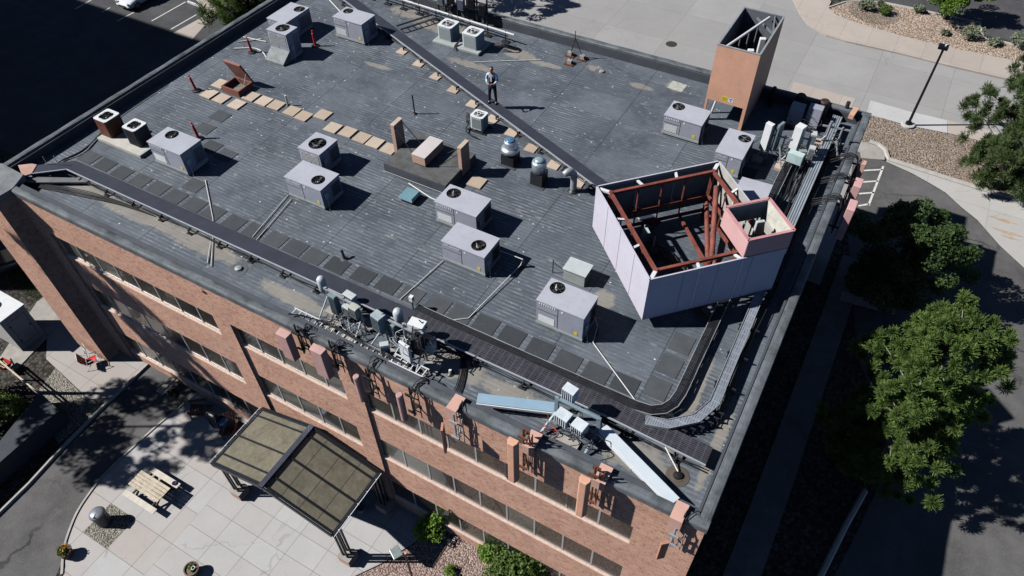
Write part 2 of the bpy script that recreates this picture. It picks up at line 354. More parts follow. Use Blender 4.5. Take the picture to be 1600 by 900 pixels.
# the ground behind and to the right of the building lies higher than the entrance patio
_before = set(o.name for o in COL.objects); GZ = 2.2
struct('upper_ground', MB().prism([(.02, -.5), (400, -.5), (400, 500), (-43, 500), (-43, 21.9), (.02, 21.9)], -2.25, 0), SOIL)
struct('driveway', MB().sheet([(-39.87, 19.68), (0.9, 19.68), (0.9, 37.28), (14.8, 37.47), (55.58, 37.28), (55.58, 46.18), (7.94, 46.55), (-0.58, 45.25), (-3.36, 45.99), (-5.03, 47.66), (-7.44, 52.11), (-10.22, 73.42), (-39.87, 73.42)], .006), DRV)
far_asp = MB().sheet([(-7.99, 54.89), (-5.4, 51.74), (-3.73, 51.46), (-1.51, 51.65), (2.76, 50.44), (8.22, 50.63), (55.58, 50.26), (55.58, 129.02), (-27.83, 129.02), (-11.14, 82.69)], .004); struct('upper_road', far_asp, ASP)
# footway round the island
isl_out = gp([(1238, 0), (1250, 25), (1262, 40), (1290, 57), (1320, 66), (1400, 84), (1480, 104), (1575, 126), (1600, 106 + 26), (1650, 148)])
isl_in = gp([(1290, -12), (1298, 5), (1293, 14), (1305, 25), (1330, 35), (1400, 56), (1480, 76), (1560, 92), (1600, 100), (1650, 112)])
fw = MB().prism(isl_out + isl_in[::-1], 0, .12); struct('sidewalk', fw, WLK)
isl = gp([(1293, 14), (1320, 6), (1350, 4), (1385, 8), (1430, 17), (1480, 28), (1530, 40), (1536, 62), (1580, 72), (1650, 86), (1650, 111.5), (1600, 99.5), (1560, 91.5), (1480, 75.5), (1400, 55.5), (1330, 34.5), (1305, 24.5)])
struct('gravel_island', MB().prism(isl, 0, .09), GRT)
kc = gp([(1293, 14), (1320, 5), (1350, 3), (1385, 7), (1430, 16), (1480, 27), (1530, 38), (1536, 60), (1580, 71), (1650, 85)])
struct('kerb', MB().tube([(x, y, .05) for x, y in kc], .13, 6), KERB)
struct('mulch_circle', MB().sheet([(at(1366, 21).x + 1.9 * math.cos(a / 12 * math.pi), at(1366, 21).y + 1.9 * math.sin(a / 12 * math.pi)) for a in range(24)], .1), GRB)
# concrete walk pieces beside the drive
struct('sidewalk', MB().prism(gp([(1240, 128), (1337, 155), (1328, 172), (1232, 150)]), 0, .02), WLK)
struct('sidewalk', MB().sheet([tuple(x) for x in gp([(1360, 157), (1420, 174), (1480, 188), (1480, 208), (1418, 196), (1354, 178)])], .014), NEWC)
struct('sidewalk', MB().sheet(gp([(1480.5, 188), (1560, 208), (1556, 226), (1480.5, 208)]), .014), WLK)
# gravel bed right of the building and its kerb
gb = gp([(1340, 170), (1354, 178.5), (1418, 196.5), (1480, 208.5), (1560, 227), (1700, 260), (1700, 345), (1600, 316), (1522, 294), (1450, 271), (1386, 250), (1387, 240), (1378, 230), (1360, 222), (1335, 222)])
struct('gravel_bed', MB().sheet(gb, .01), GRB)
ra = gp([(1335, 235), (1384, 253), (1425, 272), (1457, 290), (1477, 302), (1502, 325), (1527, 345), (1562, 385), (1600, 420), (1700, 520), (1800, 700), (1900, 1100), (1250, 1000), (1330, 850), (1400, 700), (1340, 560), (1330, 440), (1322, 330)])
struct('service_road', MB().sheet(ra, .012), ASP2)
gut = gp([(1384, 252.5), (1386, 250), (1450, 271.5), (1522, 294.5), (1600, 316.5), (1750, 360), (1750, 560), (1700, 519), (1600, 419), (1562, 384), (1527, 344), (1502, 324), (1477, 301), (1457, 289), (1425, 271)])
struct('gutter_apron', MB().sheet(gut, .016), mk_slabs('apron_concrete', (.43, .42, .40), (.48, .47, .455), 3.4, 30, 1, 0, .012, (.2, .19, .18), .2))
struct('kerb', MB().tube([(x, y, .05) for x, y in gp([(1358, 222), (1372, 227), (1383, 236), (1386, 245), (1388, 250), (1450, 270), (1522, 293), (1600, 315), (1750, 358)])], .14, 6), KERB)
rs = MB()
for (a, b, c) in [(1568, 345, .75), (1574, 364, .85), (1578, 372, .5)]:
    p = at(a, b); rs.sheet([(p.x + c * math.cos(k) * (.8 + .3 * math.sin(k * 3)), p.y + .16 * c * math.sin(k) * (1 + .25 * math.cos(k * 5))) for k in np.linspace(0, 2 * math.pi, 18)[:-1]], .019 + .001 * c)
struct('rust_stain', rs, M('rust_stained_concrete', (.42, .31, .23), .85, 0, .3, 4))
# painted stall
pl = MB()
for a, b in [((1345, 267), (1379, 265)), ((1344, 285), (1372, 283)), ((1342, 303), (1366, 301)), ((1341, 322), (1358, 319)), ((1380, 260), (1357, 321))]:
    p, q = at(*a), at(*b); pl.beam((p.x, p.y, .0165), (q.x, q.y, .0165), .12, .004)
struct('road_marking', pl, PAINT)
struct('landing_slab', MB().sheet(gp([(1340, 222), (1358, 224), (1372, 229), (1382, 238), (1382, 250), (1345, 247)]), .018), CONC)
# path along the right wall, deep in the building's shade
struct('path', MB().prism([(1.13, -6.27), (2.38, -6.27), (2.62, 6.7), (2.66, 22.46), (1.46, 22.46), (1.37, 6.7)], 0, .03), M('damp_concrete', (.17, .17, .17), .85, 0, .25, 1.5, dirt=.5))  # concrete toned much darker than the other walks, with brown blotches
struct('path', MB().prism(gp([(1316, 455), (1400, 480), (1398, 492), (1312, 470)]), 0, .036), CONC)
struct('kerb', MB().tube([(3.96, 1.14, 0.05), (4.52, 4.76, 0.05), (4.89, 7.17, 0.05), (5.26, 9.11, 0.05)], .12, 6), KERB)
for o_ in [o for o in COL.objects if o.name not in _before]: o_.location.z = GZ
GR_ = GZ; GZ = 0.
# patio and its kerb
pc = [(-22.0, -11.5), (-22.26, -9.18), (-23.1, -8.42), (-23.6, -7.74), (-24.01, -6.98), (-24.27, -6.08), (-24.4, -5.27), (-24.41, -4.35), (-24.35, -3.4), (-24.28, -2.2), (-24.1, -.9), (-23.95, .1)]
pc = [(-22.3, -10.2) if i == 0 else p for i, p in enumerate(pc)]
struct('patio', MB().prism([(p[0], p[1]) for p in cat_rom([(a, b, 0) for a, b in pc], 3)] + [(-10.2, .1), (-10.35, -.9), (-11.0, -2.3), (-11.75, -3.4), (-13.0, -5.2), (-14.5, -7.5), (-16, -11.5)], 0, .05), PAT)
struct('patio', MB().sheet([(-19.35, -.1), (-10.4, -.1), (-10.4, -.9), (-11.05, -2.3), (-11.8, -3.4), (-13.05, -5.2), (-14.55, -7.5), (-16.0, -11.4), (-19.35, -11.4)], .054), mk_slabs('small_patio_slabs', (.44, .42, .405), (.47, .475, .475), 1.5, 1.0, -19.35, -6.04, .013, (.12, .11, .1), .15))
struct('kerb', MB().tube([(p[0] - .08, p[1], .02) for p in cat_rom([(a, b, 0) for a, b in pc[1:]], 4)], .09, 6), KERB)
struct('ring_road', MB().sheet([(-24.0, .3), (-24.0, -3), (-24.2, -5.5), (-23, -8.5), (-20, -14), (-27, -14), (-27.0, -8.8), (-27.1, -7.1), (-27.32, -5.2), (-27.46, -2.9), (-27.5, .3)], .012), ASP2)
struct('planting_bed', MB().prism([(-10.15, .25), (-10.3, -.9), (-10.95, -2.3), (-11.7, -3.4), (-12.95, -5.2), (-14.45, -7.5), (-16, -11.5), (2, -11.5), (1.0, 0.25)], 0, .03), GRP)
struct('gravel_square', MB().sheet([(-23.12, -6.04), (-21.62, -6.05), (-21.6, -7.53), (-23.07, -7.54)], .055), GRS)
struct('path', MB().prism([(-27.55, .2), (-27.6, -2.2), (-28.5, -2.8), (-32.5, -2.2), (-34.5, -.6), (-34.5, .2)], 0, .04), mk_slabs('left_walk_concrete', (.40, .36, .33), (.44, .42, .40), 1.6, 1.6, -29.4, -.4, .012, (.1, .1, .09), .3))
struct('gravel_strip', MB().sheet([(-27.6, -2.25), (-28.5, -2.85), (-31.6, -2.35), (-31.2, -3.6), (-30, -4.4), (-27.7, -5.2)], .014), GRS)
ky = MB().tube([(-27.55, .1, .06), (-27.5, -3, .06), (-27.35, -5.2, .06), (-27.1, -7.2, .06), (-27, -9.5, .06)], .1, 6); struct('kerb', ky, KERB)
struct('concrete_pad', MB().prism(gp([(0, 560), (20, 585), (130, 470), (205, 430), (175, 400), (60, 470)]), 0, .05), CONC)

# ================================================================== BUILDING
bld = thing('office_building', 'three-storey red brick office block with ribbon windows and dark flat roof', 'building', (-L / 2, W / 2, 0))
bays = [(-28.52, -19.15, 8), (-18.25, -12.95, 5), (-12.1, -1.9, 9)]
rows = [(.75, 2.2), (4.2, 5.6), (7.6, 8.93)]
wal = MB()
wal.box(-L, 0, 0, .5, 8.93, 10.73)                                   # fascia
for x0, x1 in [(-L, -28.52), (-19.15, -18.25), (-12.95, -12.1), (-1.9, 0)]: wal.box(x0, x1, 0, .5, 0, 8.93)
for x0, x1, _ in bays:
    for z0, z1 in [(0, .69), (2.2, 4.14), (5.6, 7.54)]: wal.box(x0, x1, .10, .5, z0, z1)
wal.box(-.3, 0, .5, W, 0, 10.73); wal.box(-L, -L + .3, .5, W, 0, 10.73); wal.box(-L + .3, -.3, W - .3, W, 0, 10.73)
wal.box(-31.75, -29.5, -.77, 0, 0, 10.73)                            # projecting fin at the left corner
wal.build('wall', BR, bld)
bk = MB().box(-L + .32, -.32, .5, .52, 0, 10.2).build('inner_wall', DARK, bld)
for x0, x1, n in bays:
    for ri, (z0, z1) in enumerate(rows):
        st = (x1 - x0) / n
        sb = MB()
        sb.add([(x0, .075, z0 - .13), (x1, .075, z0 - .13), (x1, .075, z0 - .06), (x0, .075, z0 - .06), (x1, .17, z0 + .0), (x0, .17, z0 + .0), (x0, .17, z0 - .13), (x1, .17, z0 - .13)],
               [(0, 1, 2, 3), (3, 2, 4, 5), (0, 3, 5, 6), (1, 7, 4, 2), (0, 6, 7, 1)])
        sb.build('sill', SILL, bld)
        for i in range(n):
            a, b = x0 + i * st, x0 + (i + 1) * st
            fr = MB(); fw_ = .032
            fr.box(a, a + fw_, .15, .2, z0 + .003, z1); fr.box(b - fw_, b, .15, .2, z0 + .003, z1); fr.box(a + fw_, b - fw_, .15, .2, z0 + .003, z0 + .05); fr.box(a + fw_, b - fw_, .15, .2, z1 - .05, z1)
            fo = fr.build('window', ALU, bld)
            k = rnd.random()
            if x0 < -28: gi = [2, 4, 2, 4, 0, 0, 0, 3][i] if ri == 2 else [4, 2, 2, 4, 0, 3, 3, 0][i] if ri == 1 else [0, 0, 4, 4, 3, 0, 0, 0][i]
            elif n == 5: gi = [0, 0, 3, 3, 4][i] if ri == 2 else [0, 4, 3, 0, 3][i] if ri == 1 else 0
            else: gi = [0, 0, 3, 4, 1, 1, 1, 1, 0][i] if ri == 2 else [2, 2, 0, 4, 3, 2, 3, 3, 0][i] if ri == 1 else [0, 0, 1, 1, 4, 1, 0, 1, 0][i]
            MB().box(a + fw_, b - fw_, .17, .185, z0 + .05, z1 - .05).build('pane', GL[gi], fo)
# roof deck and parapet
MB().box(-L + .3, -.3, .5, W - .3, 10.2, D).build('roof_deck', DECK, bld)
up = MB(); up.box(-L + .3, -.3, .27, .5, 10.2, 10.9); up.box(-L + .3, -L + .36, .5, W - .36, D, 10.9); up.box(-.38, -.3, .5, W - .36, D, 10.9); up.box(-L + .36, -.38, W - .36, W - .3, D, 10.9)
up.build('parapet_lining', UPST, bld)
def coping(x0, x1, y0, y1, ax):
    mb = MB(); n = 60; seg = (x1 - x0 if ax > 0 else y1 - y0) / n
    # slightly wavy bitumen wrapped coping with rounded edges
    prof = [(-.04, -.28), (-.045, -.06), (-.02, -.015), (.06, 0), (.16, .004), (.245, -.012), (.275, -.05), (.275, -.12)]
    vs = []
    for i in range(n + 1):
        t = (x0 if ax > 0 else y0) + i * seg
        for (u, v) in prof:
            j = .008 * math.sin(t * 3.1 + u * 9) + rnd.uniform(-.004, .004)
            if ax == 1: vs.append((t, y0 + u, TOPZ + v + j))
            elif ax == 2: vs.append((t, y1 - u, TOPZ + v + j))
            elif ax == 0: vs.append((x1 - u, t, TOPZ + v + j))
            else: vs.append((x0 + u, t, TOPZ + v + j))
    m = len(prof); fs = []
    for i in range(n):
        for k in range(m - 1):
            f = (i * m + k, (i + 1) * m + k, (i + 1) * m + k + 1, i * m + k + 1); fs.append(f if ax in (1, 0) else f[::-1])
    mb.add(vs, fs); return mb
coping(-L - .04, 0.04, 0, 0, 1).build('coping', COP, bld, smooth=False)
coping(-L - .04, 0.04, W, W, 2).build('coping', COP, bld)
coping(0, 0, .02, W - .02, 0).build('coping', COP, bld)
coping(-L, -L, .02, W - .02, -1).build('coping', COP, bld)
cp = MB(); cp.prism([(-31.8, -.82), (-29.45, -.82), (-29.38, 0), (-29.4, .12), (-29.75, .85), (-31.24, .9), (-31.8, .4)], 10.73, 11.02); cp.build('coping', M('corner_flashing', (.20, .215, .225), .5, 0, .3, 1.5, dirt=.2), bld)
# roof drains and flashing lines
for (x, y, c) in [(-18.53, 1.41, 0), (-12.25, 20.05, 0), (-1.26, 1.36, 1)]:
    o = MB().lathe((x, y, D), [(.36, .0), (.34, .012), (.2, .02), (.19, .03)], 20).lathe((x, y, D), [(.14, .02), (.13, .09), (.05, .11), (.0, .11)], 12, 1)
    o.build('roof_drain', [M('drain_flashing', (.10, .085, .07), .7) if c else M('drain_ring', (.11, .12, .13), .6), GALV if not c else DARK], bld)
# small wall vents on the fascia
for px, py in [(319, 456)]:
    p = aty(px, py, 0); MB().box(p.x - .07, p.x + .07, -.03, .001, p.z - .06, p.z + .06).build('wall_vent', MBL, bld)
p = aty(704, 795, .14)
fl = thing('wall_light', 'small dark floodlight on the brick band between the lower window rows', 'light', (p.x, .14, p.z))
MB().box(p.x - .04, p.x + .04, .02, .14, p.z - .03, p.z + .03).build('bracket', MBL, fl); MB().obox((p.x - .05, -.06, p.z - .05), (.2, .16, .12), (.5, 0, .2)).build('lamp_head', MBL, fl)

# ================================================================== ROOFTOP UNITS
def fan_into(root, cx, cy, z, r, dep=.3, blades=4, ang=0., mb_guard=True, bm=DARK, wellm=DARK):
    wl = MB().tube([(cx, cy, z - dep), (cx, cy, z - .001)], r, 28, 0, False); wl.sheet([(cx + r * math.cos(k), cy + r * math.sin(k)) for k in np.linspace(0, 2 * math.pi, 28)[:-1]], z - dep)
    wl.build('fan_well', wellm, root)
    b = MB()
    for k in range(blades):
        a = ang + 2 * math.pi * k / blades; pts = []
        for (rr, da, dz) in [(.16, -.25, 0), (.92, -.33, .05), (.95, .1, 0), (.9, .42, -.06), (.2, .35, -.04)]:
            pts.append((cx + rr * r * math.cos(a + da), cy + rr * r * math.sin(a + da), z - .12 + dz))
        n0 = len(b.v); b.add(pts, [(0, 1, 2, 3, 4)]); b.add([(p[0], p[1], p[2] - .012) for p in pts], [(4, 3, 2, 1, 0)])
    b.lathe((cx, cy, z - .2), [(.22 * r, 0), (.22 * r, .12), (.12 * r, .14)], 14)
    b.build('fan', M('fan_blade_metal', (.13, .13, .14), .4, .5, .1) if bm is DARK else bm, root)
    if mb_guard:
        gd = MB()
        for k in (.35, .55, .75, .93): 
            gd.tube([(cx + k * r * math.cos(t), cy + k * r * math.sin(t), z + .012) for t in np.linspace(0, 2 * math.pi, 25)], .0045, 4, 0, False)
        for k in range(4):
            t = k * math.pi / 4 + .3; gd.tube([(cx - r * math.cos(t), cy - r * math.sin(t), z + .014), (cx + r * math.cos(t), cy + r * math.sin(t), z + .014)], .0055, 4)
        gd.build('fan_guard', MBL, root)

def rtu(x0, x1, y0, y1, h, fan, label, side='s', curb=.12, hood=False, louv='l', extras=True):
    root = thing('rooftop_air_unit', label, 'air conditioner', ((x0 + x1) / 2, (y0 + y1) / 2, D), 'rooftop air units on the deck')
    z0 = D + curb; z1 = D + h
    MB().box(x0 + .05, x1 - .05, y0 + .05, y1 - .05, D, z0 - .03).build('base_curb', BASEP, root)
    rl = MB()
    rl.box(x0 - .005, x1 + .005, y0 - .005, y0 + .05, z0 - .03, z0 + .07); rl.box(x0 - .005, x1 + .005, y1 - .05, y1 + .005, z0 - .03, z0 + .07)
    rl.box(x0 - .005, x0 + .05, y0 + .05, y1 - .05, z0 - .03, z0 + .07); rl.box(x1 - .05, x1 + .005, y0 + .05, y1 - .05, z0 - .03, z0 + .07)
    rl.build('base_rail', BASEP, root)
    c = MB(); i = .012
    for f in [((x0 + i, y0 + i), (x1 - i, y0 + i)), ((x1 - i, y0 + i), (x1 - i, y1 - i)), ((x1 - i, y1 - i), (x0 + i, y1 - i)), ((x0 + i, y1 - i), (x0 + i, y0 + i))]:
        (a, b), (cc, d) = f; c.add([(a, b, z0 + .03), (cc, d, z0 + .03), (cc, d, z1 - .02), (a, b, z1 - .02)], [(0, 1, 2, 3)])
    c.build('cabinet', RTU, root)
    cx, cy, r = x0 + fan[0] * (x1 - x0), y0 + fan[1] * (y1 - y0), fan[2]
    t = MB().holed(x0 - .008, x1 + .008, y0 - .008, y1 + .008, z1, cx, cy, r)
    for (a, b, e, f) in [(x0 - .008, y0 - .008, x1 + .008, y0 - .008), (x1 + .008, y0 - .008, x1 + .008, y1 + .008), (x1 + .008, y1 + .008, x0 - .008, y1 + .008), (x0 - .008, y1 + .008, x0 - .008, y0 - .008)]:
        t.add([(a, b, z1 - .045), (e, f, z1 - .045), (e, f, z1), (a, b, z1)], [(0, 1, 2, 3)])
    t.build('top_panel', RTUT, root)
    fan_into(root, cx, cy, z1, r, .32, 4, rnd.random() * 3)
    w_, d_, hh = x1 - x0, y1 - y0, z1 - z0
    # panels: seams on the long (south) and short (east) side as narrow proud strips / recesses
    pn = MB()
    xs = x0 + w_ * (.46 if w_ > d_ else .5)
    pn.box(xs - .006, xs + .006, y0 + .004, y0 + .013, z0 + .08, z1 - .06)
    pn.box(x0 + .03, xs - .02, y0 + .004, y0 + .013, z0 + hh * .62, z0 + hh * .635)
    ye = y0 + d_ * .5; pn.box(x1 - .013, x1 - .004, ye - .006, ye + .006, z0 + .08, z1 - .06)
    pn.each('panel_seam', MBL, root)
    lv = MB()
    if louv == 'l':
        for k in range(7): lv.box(x0 + .09, xs - .12, y0 + .0, y0 + .012, z0 + .14 + k * .05, z0 + .165 + k * .05)
        for k in range(8): q = x0 + .1 + k * (xs - x0 - .16) / 8; lv.box(q, q + .05, y0 - .003, y0 + .012, z1 - .17, z1 - .09)
    elif louv == 'v':
        for k in range(14): q = x0 + .08 + k * (w_ - .16) / 14; lv.box(q, q + .035, y0 - .003, y0 + .012, z0 + hh * .45, z1 - .12)
    else:
        lv.box(x0 + .1, xs - .08, y0 + .0, y0 + .012, z1 - .2, z1 - .13); lv.box(x0 + .1, x0 + .3, y0 - .004, y0 + .012, z1 - .13, z1 - .09)
    lv.build('louvre', WHM if louv != 's' else RTUT, root)
    st = MB().box(xs + .12, xs + .2, y0 + .002, y0 + .011, z1 - .2, z1 - .11); st.build('sticker', WST, root)
    if extras:
        MB().box(x1 - .32, x1 - .2, y0 + .002, y0 + .0105, z0 + .15, z0 + .3).build('sticker', YEL, root)
    # condenser coil on the shaded east side
    co = MB()
    for k in range(12): q = z0 + .16 + k * (hh - .34) / 12; co.box(x1 - .012, x1 + .004, ye + .05, y1 - .06, q, q + .02)
    co.build('coil_grille', MBL, root)
    # conduit whip & disconnect
    db = MB().box(x1 - .0, x1 + .07, y0 + .14, y0 + .32, z0 + .4, z0 + .65); db.build('disconnect_box', LGR, root)
    wp = MB().tube(bez((x1 + .04, y0 + .2, z0 + .4), (x1 + .1, y0 + .2, z0 + .05), (x1 + .16, y0 + .1, D + .03), 8), .014, 6); wp.build('conduit', GALV, root)
    if hood:
        q = MB(); q.add([(x0 + .02, y0, D + .52), (x1 - .02, y0, D + .52), (x1 - .02, y0 - .62, D + .1), (x0 + .02, y0 - .62, D + .1), (x0 + .02, y0 - .62, D + .02), (x1 - .02, y0 - .62, D + .02), (x0 + .02, y0, D + .02), (x1 - .02, y0, D + .02)],
              [(0, 1, 2, 3)[::-1], (3, 2, 5, 4)[::-1], (0, 3, 4, 6), (1, 7, 5, 2)])
        q.build('intake_hood', M('hood_metal', (.26, .28, .29), .75, 0, .25, 3, spec=.15), root)
    return root

rtu(-28.95, -27.7, 14.9, 16.8, 1.12, (.72, .8, .30), 'long grey air unit at the top left behind the tall unit with the silver hood', louv='s')
rtu(-27.72, -26.47, 13.62, 14.5, 1.42, (.52, .55, .36), 'tall grey air unit with white louvred grille and sloping silver hood at its foot', hood=True, louv='v')
rtu(-25.95, -24.1, 16.55, 17.72, 1.17, (.2, .72, .27), 'grey air unit beside the upper end of the diagonal walkway', louv='l')
rtu(-26.15, -24.22, 4.45, 5.62, 1.15, (.3, .73, .29), 'grey air unit next to the black-sided condenser at the left', louv='l')
rtu(-20.3, -19.17, 7.2, 8.4, 1.12, (.5, .5, .38), 'squarish grey air unit with a large centred fan, touching the unit with two parallel pipes', louv='v')
rtu(-19.6, -17.75, 5.52, 6.7, 1.05, (.73, .42, .28), 'grey air unit with two parallel pipes running from its corner to the walkway', louv='s')
rtu(-13.45, -11.58, 7.1, 8.25, 1.10, (.22, .66, .29), 'grey air unit just in front of the raised black roof curb', louv='l')
rtu(-12.07, -10.24, 5.45, 6.58, 1.05, (.73, .4, .28), 'grey air unit with a white pipe bent off its right side', louv='s')
rtu(-7.6, -5.84, 4.43, 5.55, 1.28, (.22, .72, .27), 'grey air unit nearest the big lavender screen, small green unit behind it', louv='l')
rtu(-7.83, -6.12, 16.7, 17.92, 1.02, (.2, .72, .28), 'grey air unit in front of the open legs of the orange tower', louv='l')
rtu(-5.03, -3.9, 15.22, 17.05, 1.06, (.7, .77, .27), 'grey air unit touching the back corner of the lavender screen', louv='s')

def condenser(x0, x1, y0, y1, h, label, body, topm, base=.1, fins=True, spoke=True, legs=False):
    root = thing('condenser_unit', label, 'condenser', ((x0 + x1) / 2, (y0 + y1) / 2, D))
    z0, z1 = D + base, D + h; r = .1; ring = []
    for (cx, cy, a0) in [(x1 - r, y1 - r, 0), (x0 + r, y1 - r, 90), (x0 + r, y0 + r, 180), (x1 - r, y0 + r, 270)]:
        for k in range(5): a = R(a0 + k * 22.5); ring.append((cx + r * math.cos(a), cy + r * math.sin(a)))
    b = MB(); n = len(ring); b.add([(p[0], p[1], z) for z in (z0, z1 - .03) for p in ring], [(i, (i + 1) % n, n + (i + 1) % n, n + i) for i in range(n)]); b.build('casing', body, root)
    cx, cy = (x0 + x1) / 2, (y0 + y1) / 2; fr = min(x1 - x0, y1 - y0) * .40
    if fins:
        f = MB()
        for k in range(15):
            t = (k + .5) / 15; q = x0 + r + (x1 - x0 - 2 * r) * t; f.box(q - .006, q + .006, y0 - .008, y0 + .004, z0 + .06, z1 - .08)
            q = y0 + r + (y1 - y0 - 2 * r) * t; f.box(x1 - .004, x1 + .008, q - .006, q + .006, z0 + .06, z1 - .08)
        f.build('fin_guard', body, root)
    t = MB(); m = len(ring); circ = [(cx + fr * math.cos(a), cy + fr * math.sin(a)) for a in [math.atan2(p[1] - cy, p[0] - cx) for p in ring]]
    t.add([(p[0], p[1], z1) for p in circ] + [(p[0], p[1], z1) for p in ring] + [(p[0], p[1], z1 - .045) for p in ring], [(i, m + i, m + (i + 1) % m, (i + 1) % m) for i in range(m)] + [(m + i, 2 * m + i, 2 * m + (i + 1) % m, m + (i + 1) % m) for i in range(m)])
    t.build('top_grille', topm, root)
    fan_into(root, cx, cy, z1 - .01, fr, .3, 3, rnd.random() * 2, not spoke, DARK)
    if spoke:
        s = MB(); s.tube([(cx + fr * .35 * math.cos(a), cy + fr * .35 * math.sin(a), z1 + .008) for a in np.linspace(0, 2 * math.pi, 17)], .02, 5, 0, False)
        for k in range(3): a = k * 2.094 + .5; s.beam((cx + fr * .3 * math.cos(a), cy + fr * .3 * math.sin(a), z1 + .008), (cx + fr * math.cos(a), cy + fr * math.sin(a), z1 + .008), .035, .02)
        for k in (.6, .72, .84, .95): s.tube([(cx + fr * k * math.cos(a), cy + fr * k * math.sin(a), z1 + .006) for a in np.linspace(0, 2 * math.pi, 25)], .004, 4, 0, False)
        s.build('fan_guard', topm, root)
    if legs:
        l = MB()
        for (a, c) in [(x0, y0), (x1, y0), (x0, y1), (x1, y1)]: l.box(a - .03, a + .03, c - .03, c + .03, D, z0)
        l.box(x0 - .15, x1 + .15, y0 - .03, y0 + .03, D, D + .06); l.box(x0 - .15, x1 + .15, y1 - .03, y1 + .03, D, D + .06); l.each('stand_rail', MBL, root)
    return root
pd = thing('equipment_pad', 'pale curb pad under the brown and dark condensers at the left parapet', 'pad', (-28.5, 4.9, D))
MB().box(-29.75, -27.1, 4.35, 5.4, D, D + .14).build('pad', M('pale_curb', (.52, .50, .45), .8, 0, .12), pd); MB().box(-27.1, -26.98, 4.33, 5.42, D, D + .16).build('end_rail', BASEP, pd)
condenser(-29.83, -29.03, 4.62, 5.46, 1.0, 'brown-sided condenser with white top, leftmost beside the left parapet', BRWN, WHM, .14, False, False)
condenser(-28.14, -27.36, 4.75, 5.5, 1.02, 'black-sided condenser with white top between brown condenser and grey air unit', M('charcoal_casing', (.04, .044, .055), .45), WHM, .16, True, False)
MB().box(-28.8, -28.6, 5.1, 5.3, D + .14, D + .5).build('x', LGR).name = 'junction_box'
tag(bpy.data.objects['junction_box'], 'small light box between the brown and black condensers', 'box')
p2 = thing('equipment_pad', 'long pale green pad under the two white condensers near the back parapet', 'pad', (-19.8, 19.0, D))
MB().box(-21.15, -18.35, 18.45, 19.75, D, D + .16).build('pad', BASEP, p2, bevel=.03)
condenser(-20.98, -20.12, 18.72, 19.58, .92, 'left of the two white condensers with three-spoke tops near the back parapet', CND, WHM, .16, True)
condenser(-19.42, -18.54, 18.62, 19.46, .94, 'right of the two white condensers with three-spoke tops near the back parapet', CND, WHM, .16, True)
condenser(-15.45, -14.8, 12.9, 13.5, .80, 'small white condenser on a black stand below the diagonal walkway', CND, WHM, .16, True, True, True)
o = thing('refrigerant_lines', 'black coiled hoses and pipes beside the small white condenser', 'hose', (-15.6, 13, D))
h = MB()
for k in range(4): h.tube([(-15.55 - .04 * k + .0, 13.05 + .1 * math.sin(t), D + .45 + .28 * math.cos(t) + .02 * k) for t in np.linspace(0, 2 * math.pi, 14)], .012, 5, 0, False)
h.tube(bez((-15.6, 13, D + .2), (-15.7, 12.5, D + .05), (-14.8, 12.45, D + .12)), .03, 6); h.build('hose', BLK, o)
# small green box behind unit 10
gb_ = thing('roof_exhaust_box', 'small green exhaust box close behind the air unit nearest the lavender screen', 'vent', tuple(at(898, 433, D)))
a = at(898, 440, D); MB().box(a.x - .42, a.x + .42, a.y - .1, a.y + .5, D, D + .55).build('casing', BASEP, gb_, bevel=.01); MB().box(a.x - .46, a.x + .46, a.y - .14, a.y + .54, D + .55, D + .6).build('cap', LGR, gb_)
MB().tube([(a.x - .9, a.y, D), (a.x - .9, a.y, D + .7)], .02, 6).tube([(a.x - .9, a.y, D + .6), (a.x - .5, a.y, D + .35)], .015, 6).build('pipe', MBL, gb_)

# ------------------------------------------------------------------ roof curb with screens
cu = thing('roof_curb', 'low raised black membrane-covered roof curb in the middle of the roof', 'roof curb', (-15.6, 9.9, D))
c = MB(); c.add([(-17.1, 8.68, D), (-13.98, 8.66, D), (-14.0, 11.1, D), (-17.1, 11.2, D), (-17.08, 8.7, D + .46), (-14.02, 8.7, D + .46), (-14.04, 11.05, D + .46), (-17.08, 11.15, D + .46)],
  [(4, 5, 6, 7), (0, 1, 5, 4), (1, 2, 6, 5), (2, 3, 7, 6), (3, 0, 4, 7)]); c.build('curb', [M('curb_membrane', (.10, .105, .105), .65, 0, .35, 2.2, dirt=.5)], cu)
MB().tube([(-17.14, 8.62, D + .1), (-13.95, 8.6, D + .1)], .018, 6).build('conduit', GALV, cu)
MB().box(-17.09, -14.01, 8.655, 8.668, D + .02, D + .44).build('curb_side', UPST, cu)
def antenna_screen(x0, x1, y0, y1, z0, z1, label, brace):
    s = thing('antenna_screen', label, 'screen panel', ((x0 + x1) / 2, (y0 + y1) / 2, z0))
    MB().box(x0, x1, y0, y1, z0, z1).build('panel', SALM, s, bevel=.008); MB().box(x0 - .01, x1 + .01, y0 - .01, y1 + .01, z1, z1 + .02).build('cap', TAN, s)
    b = MB()
    for p, q in brace: b.tube([p, q], .018, 6)
    b.build('brace', MBL, s)
antenna_screen(-17.36, -17.18, 9.78, 10.4, D + .0, D + 1.6, 'narrow upright salmon panel braced by black rods at the left end of the roof curb', [((-17.2, 9.85, D + 1.5), (-15.95, 9.5, D + .5)), ((-17.2, 10.35, D + 1.5), (-15.9, 10.2, D + .5))])
antenna_screen(-14.14, -13.97, 9.9, 10.52, D + .1, D + 1.5, 'narrow upright salmon panel at the right end of the roof curb', [((-14.1, 10.0, D + 1.2), (-14.9, 9.6, D + .5)), ((-14.1, 10.4, D + 1.3), (-15.1, 10.4, D + .5))])
ab = thing('antenna_box', 'long low salmon box lying on top of the raised roof curb', 'box', (-15.7, 9.95, D + .46))
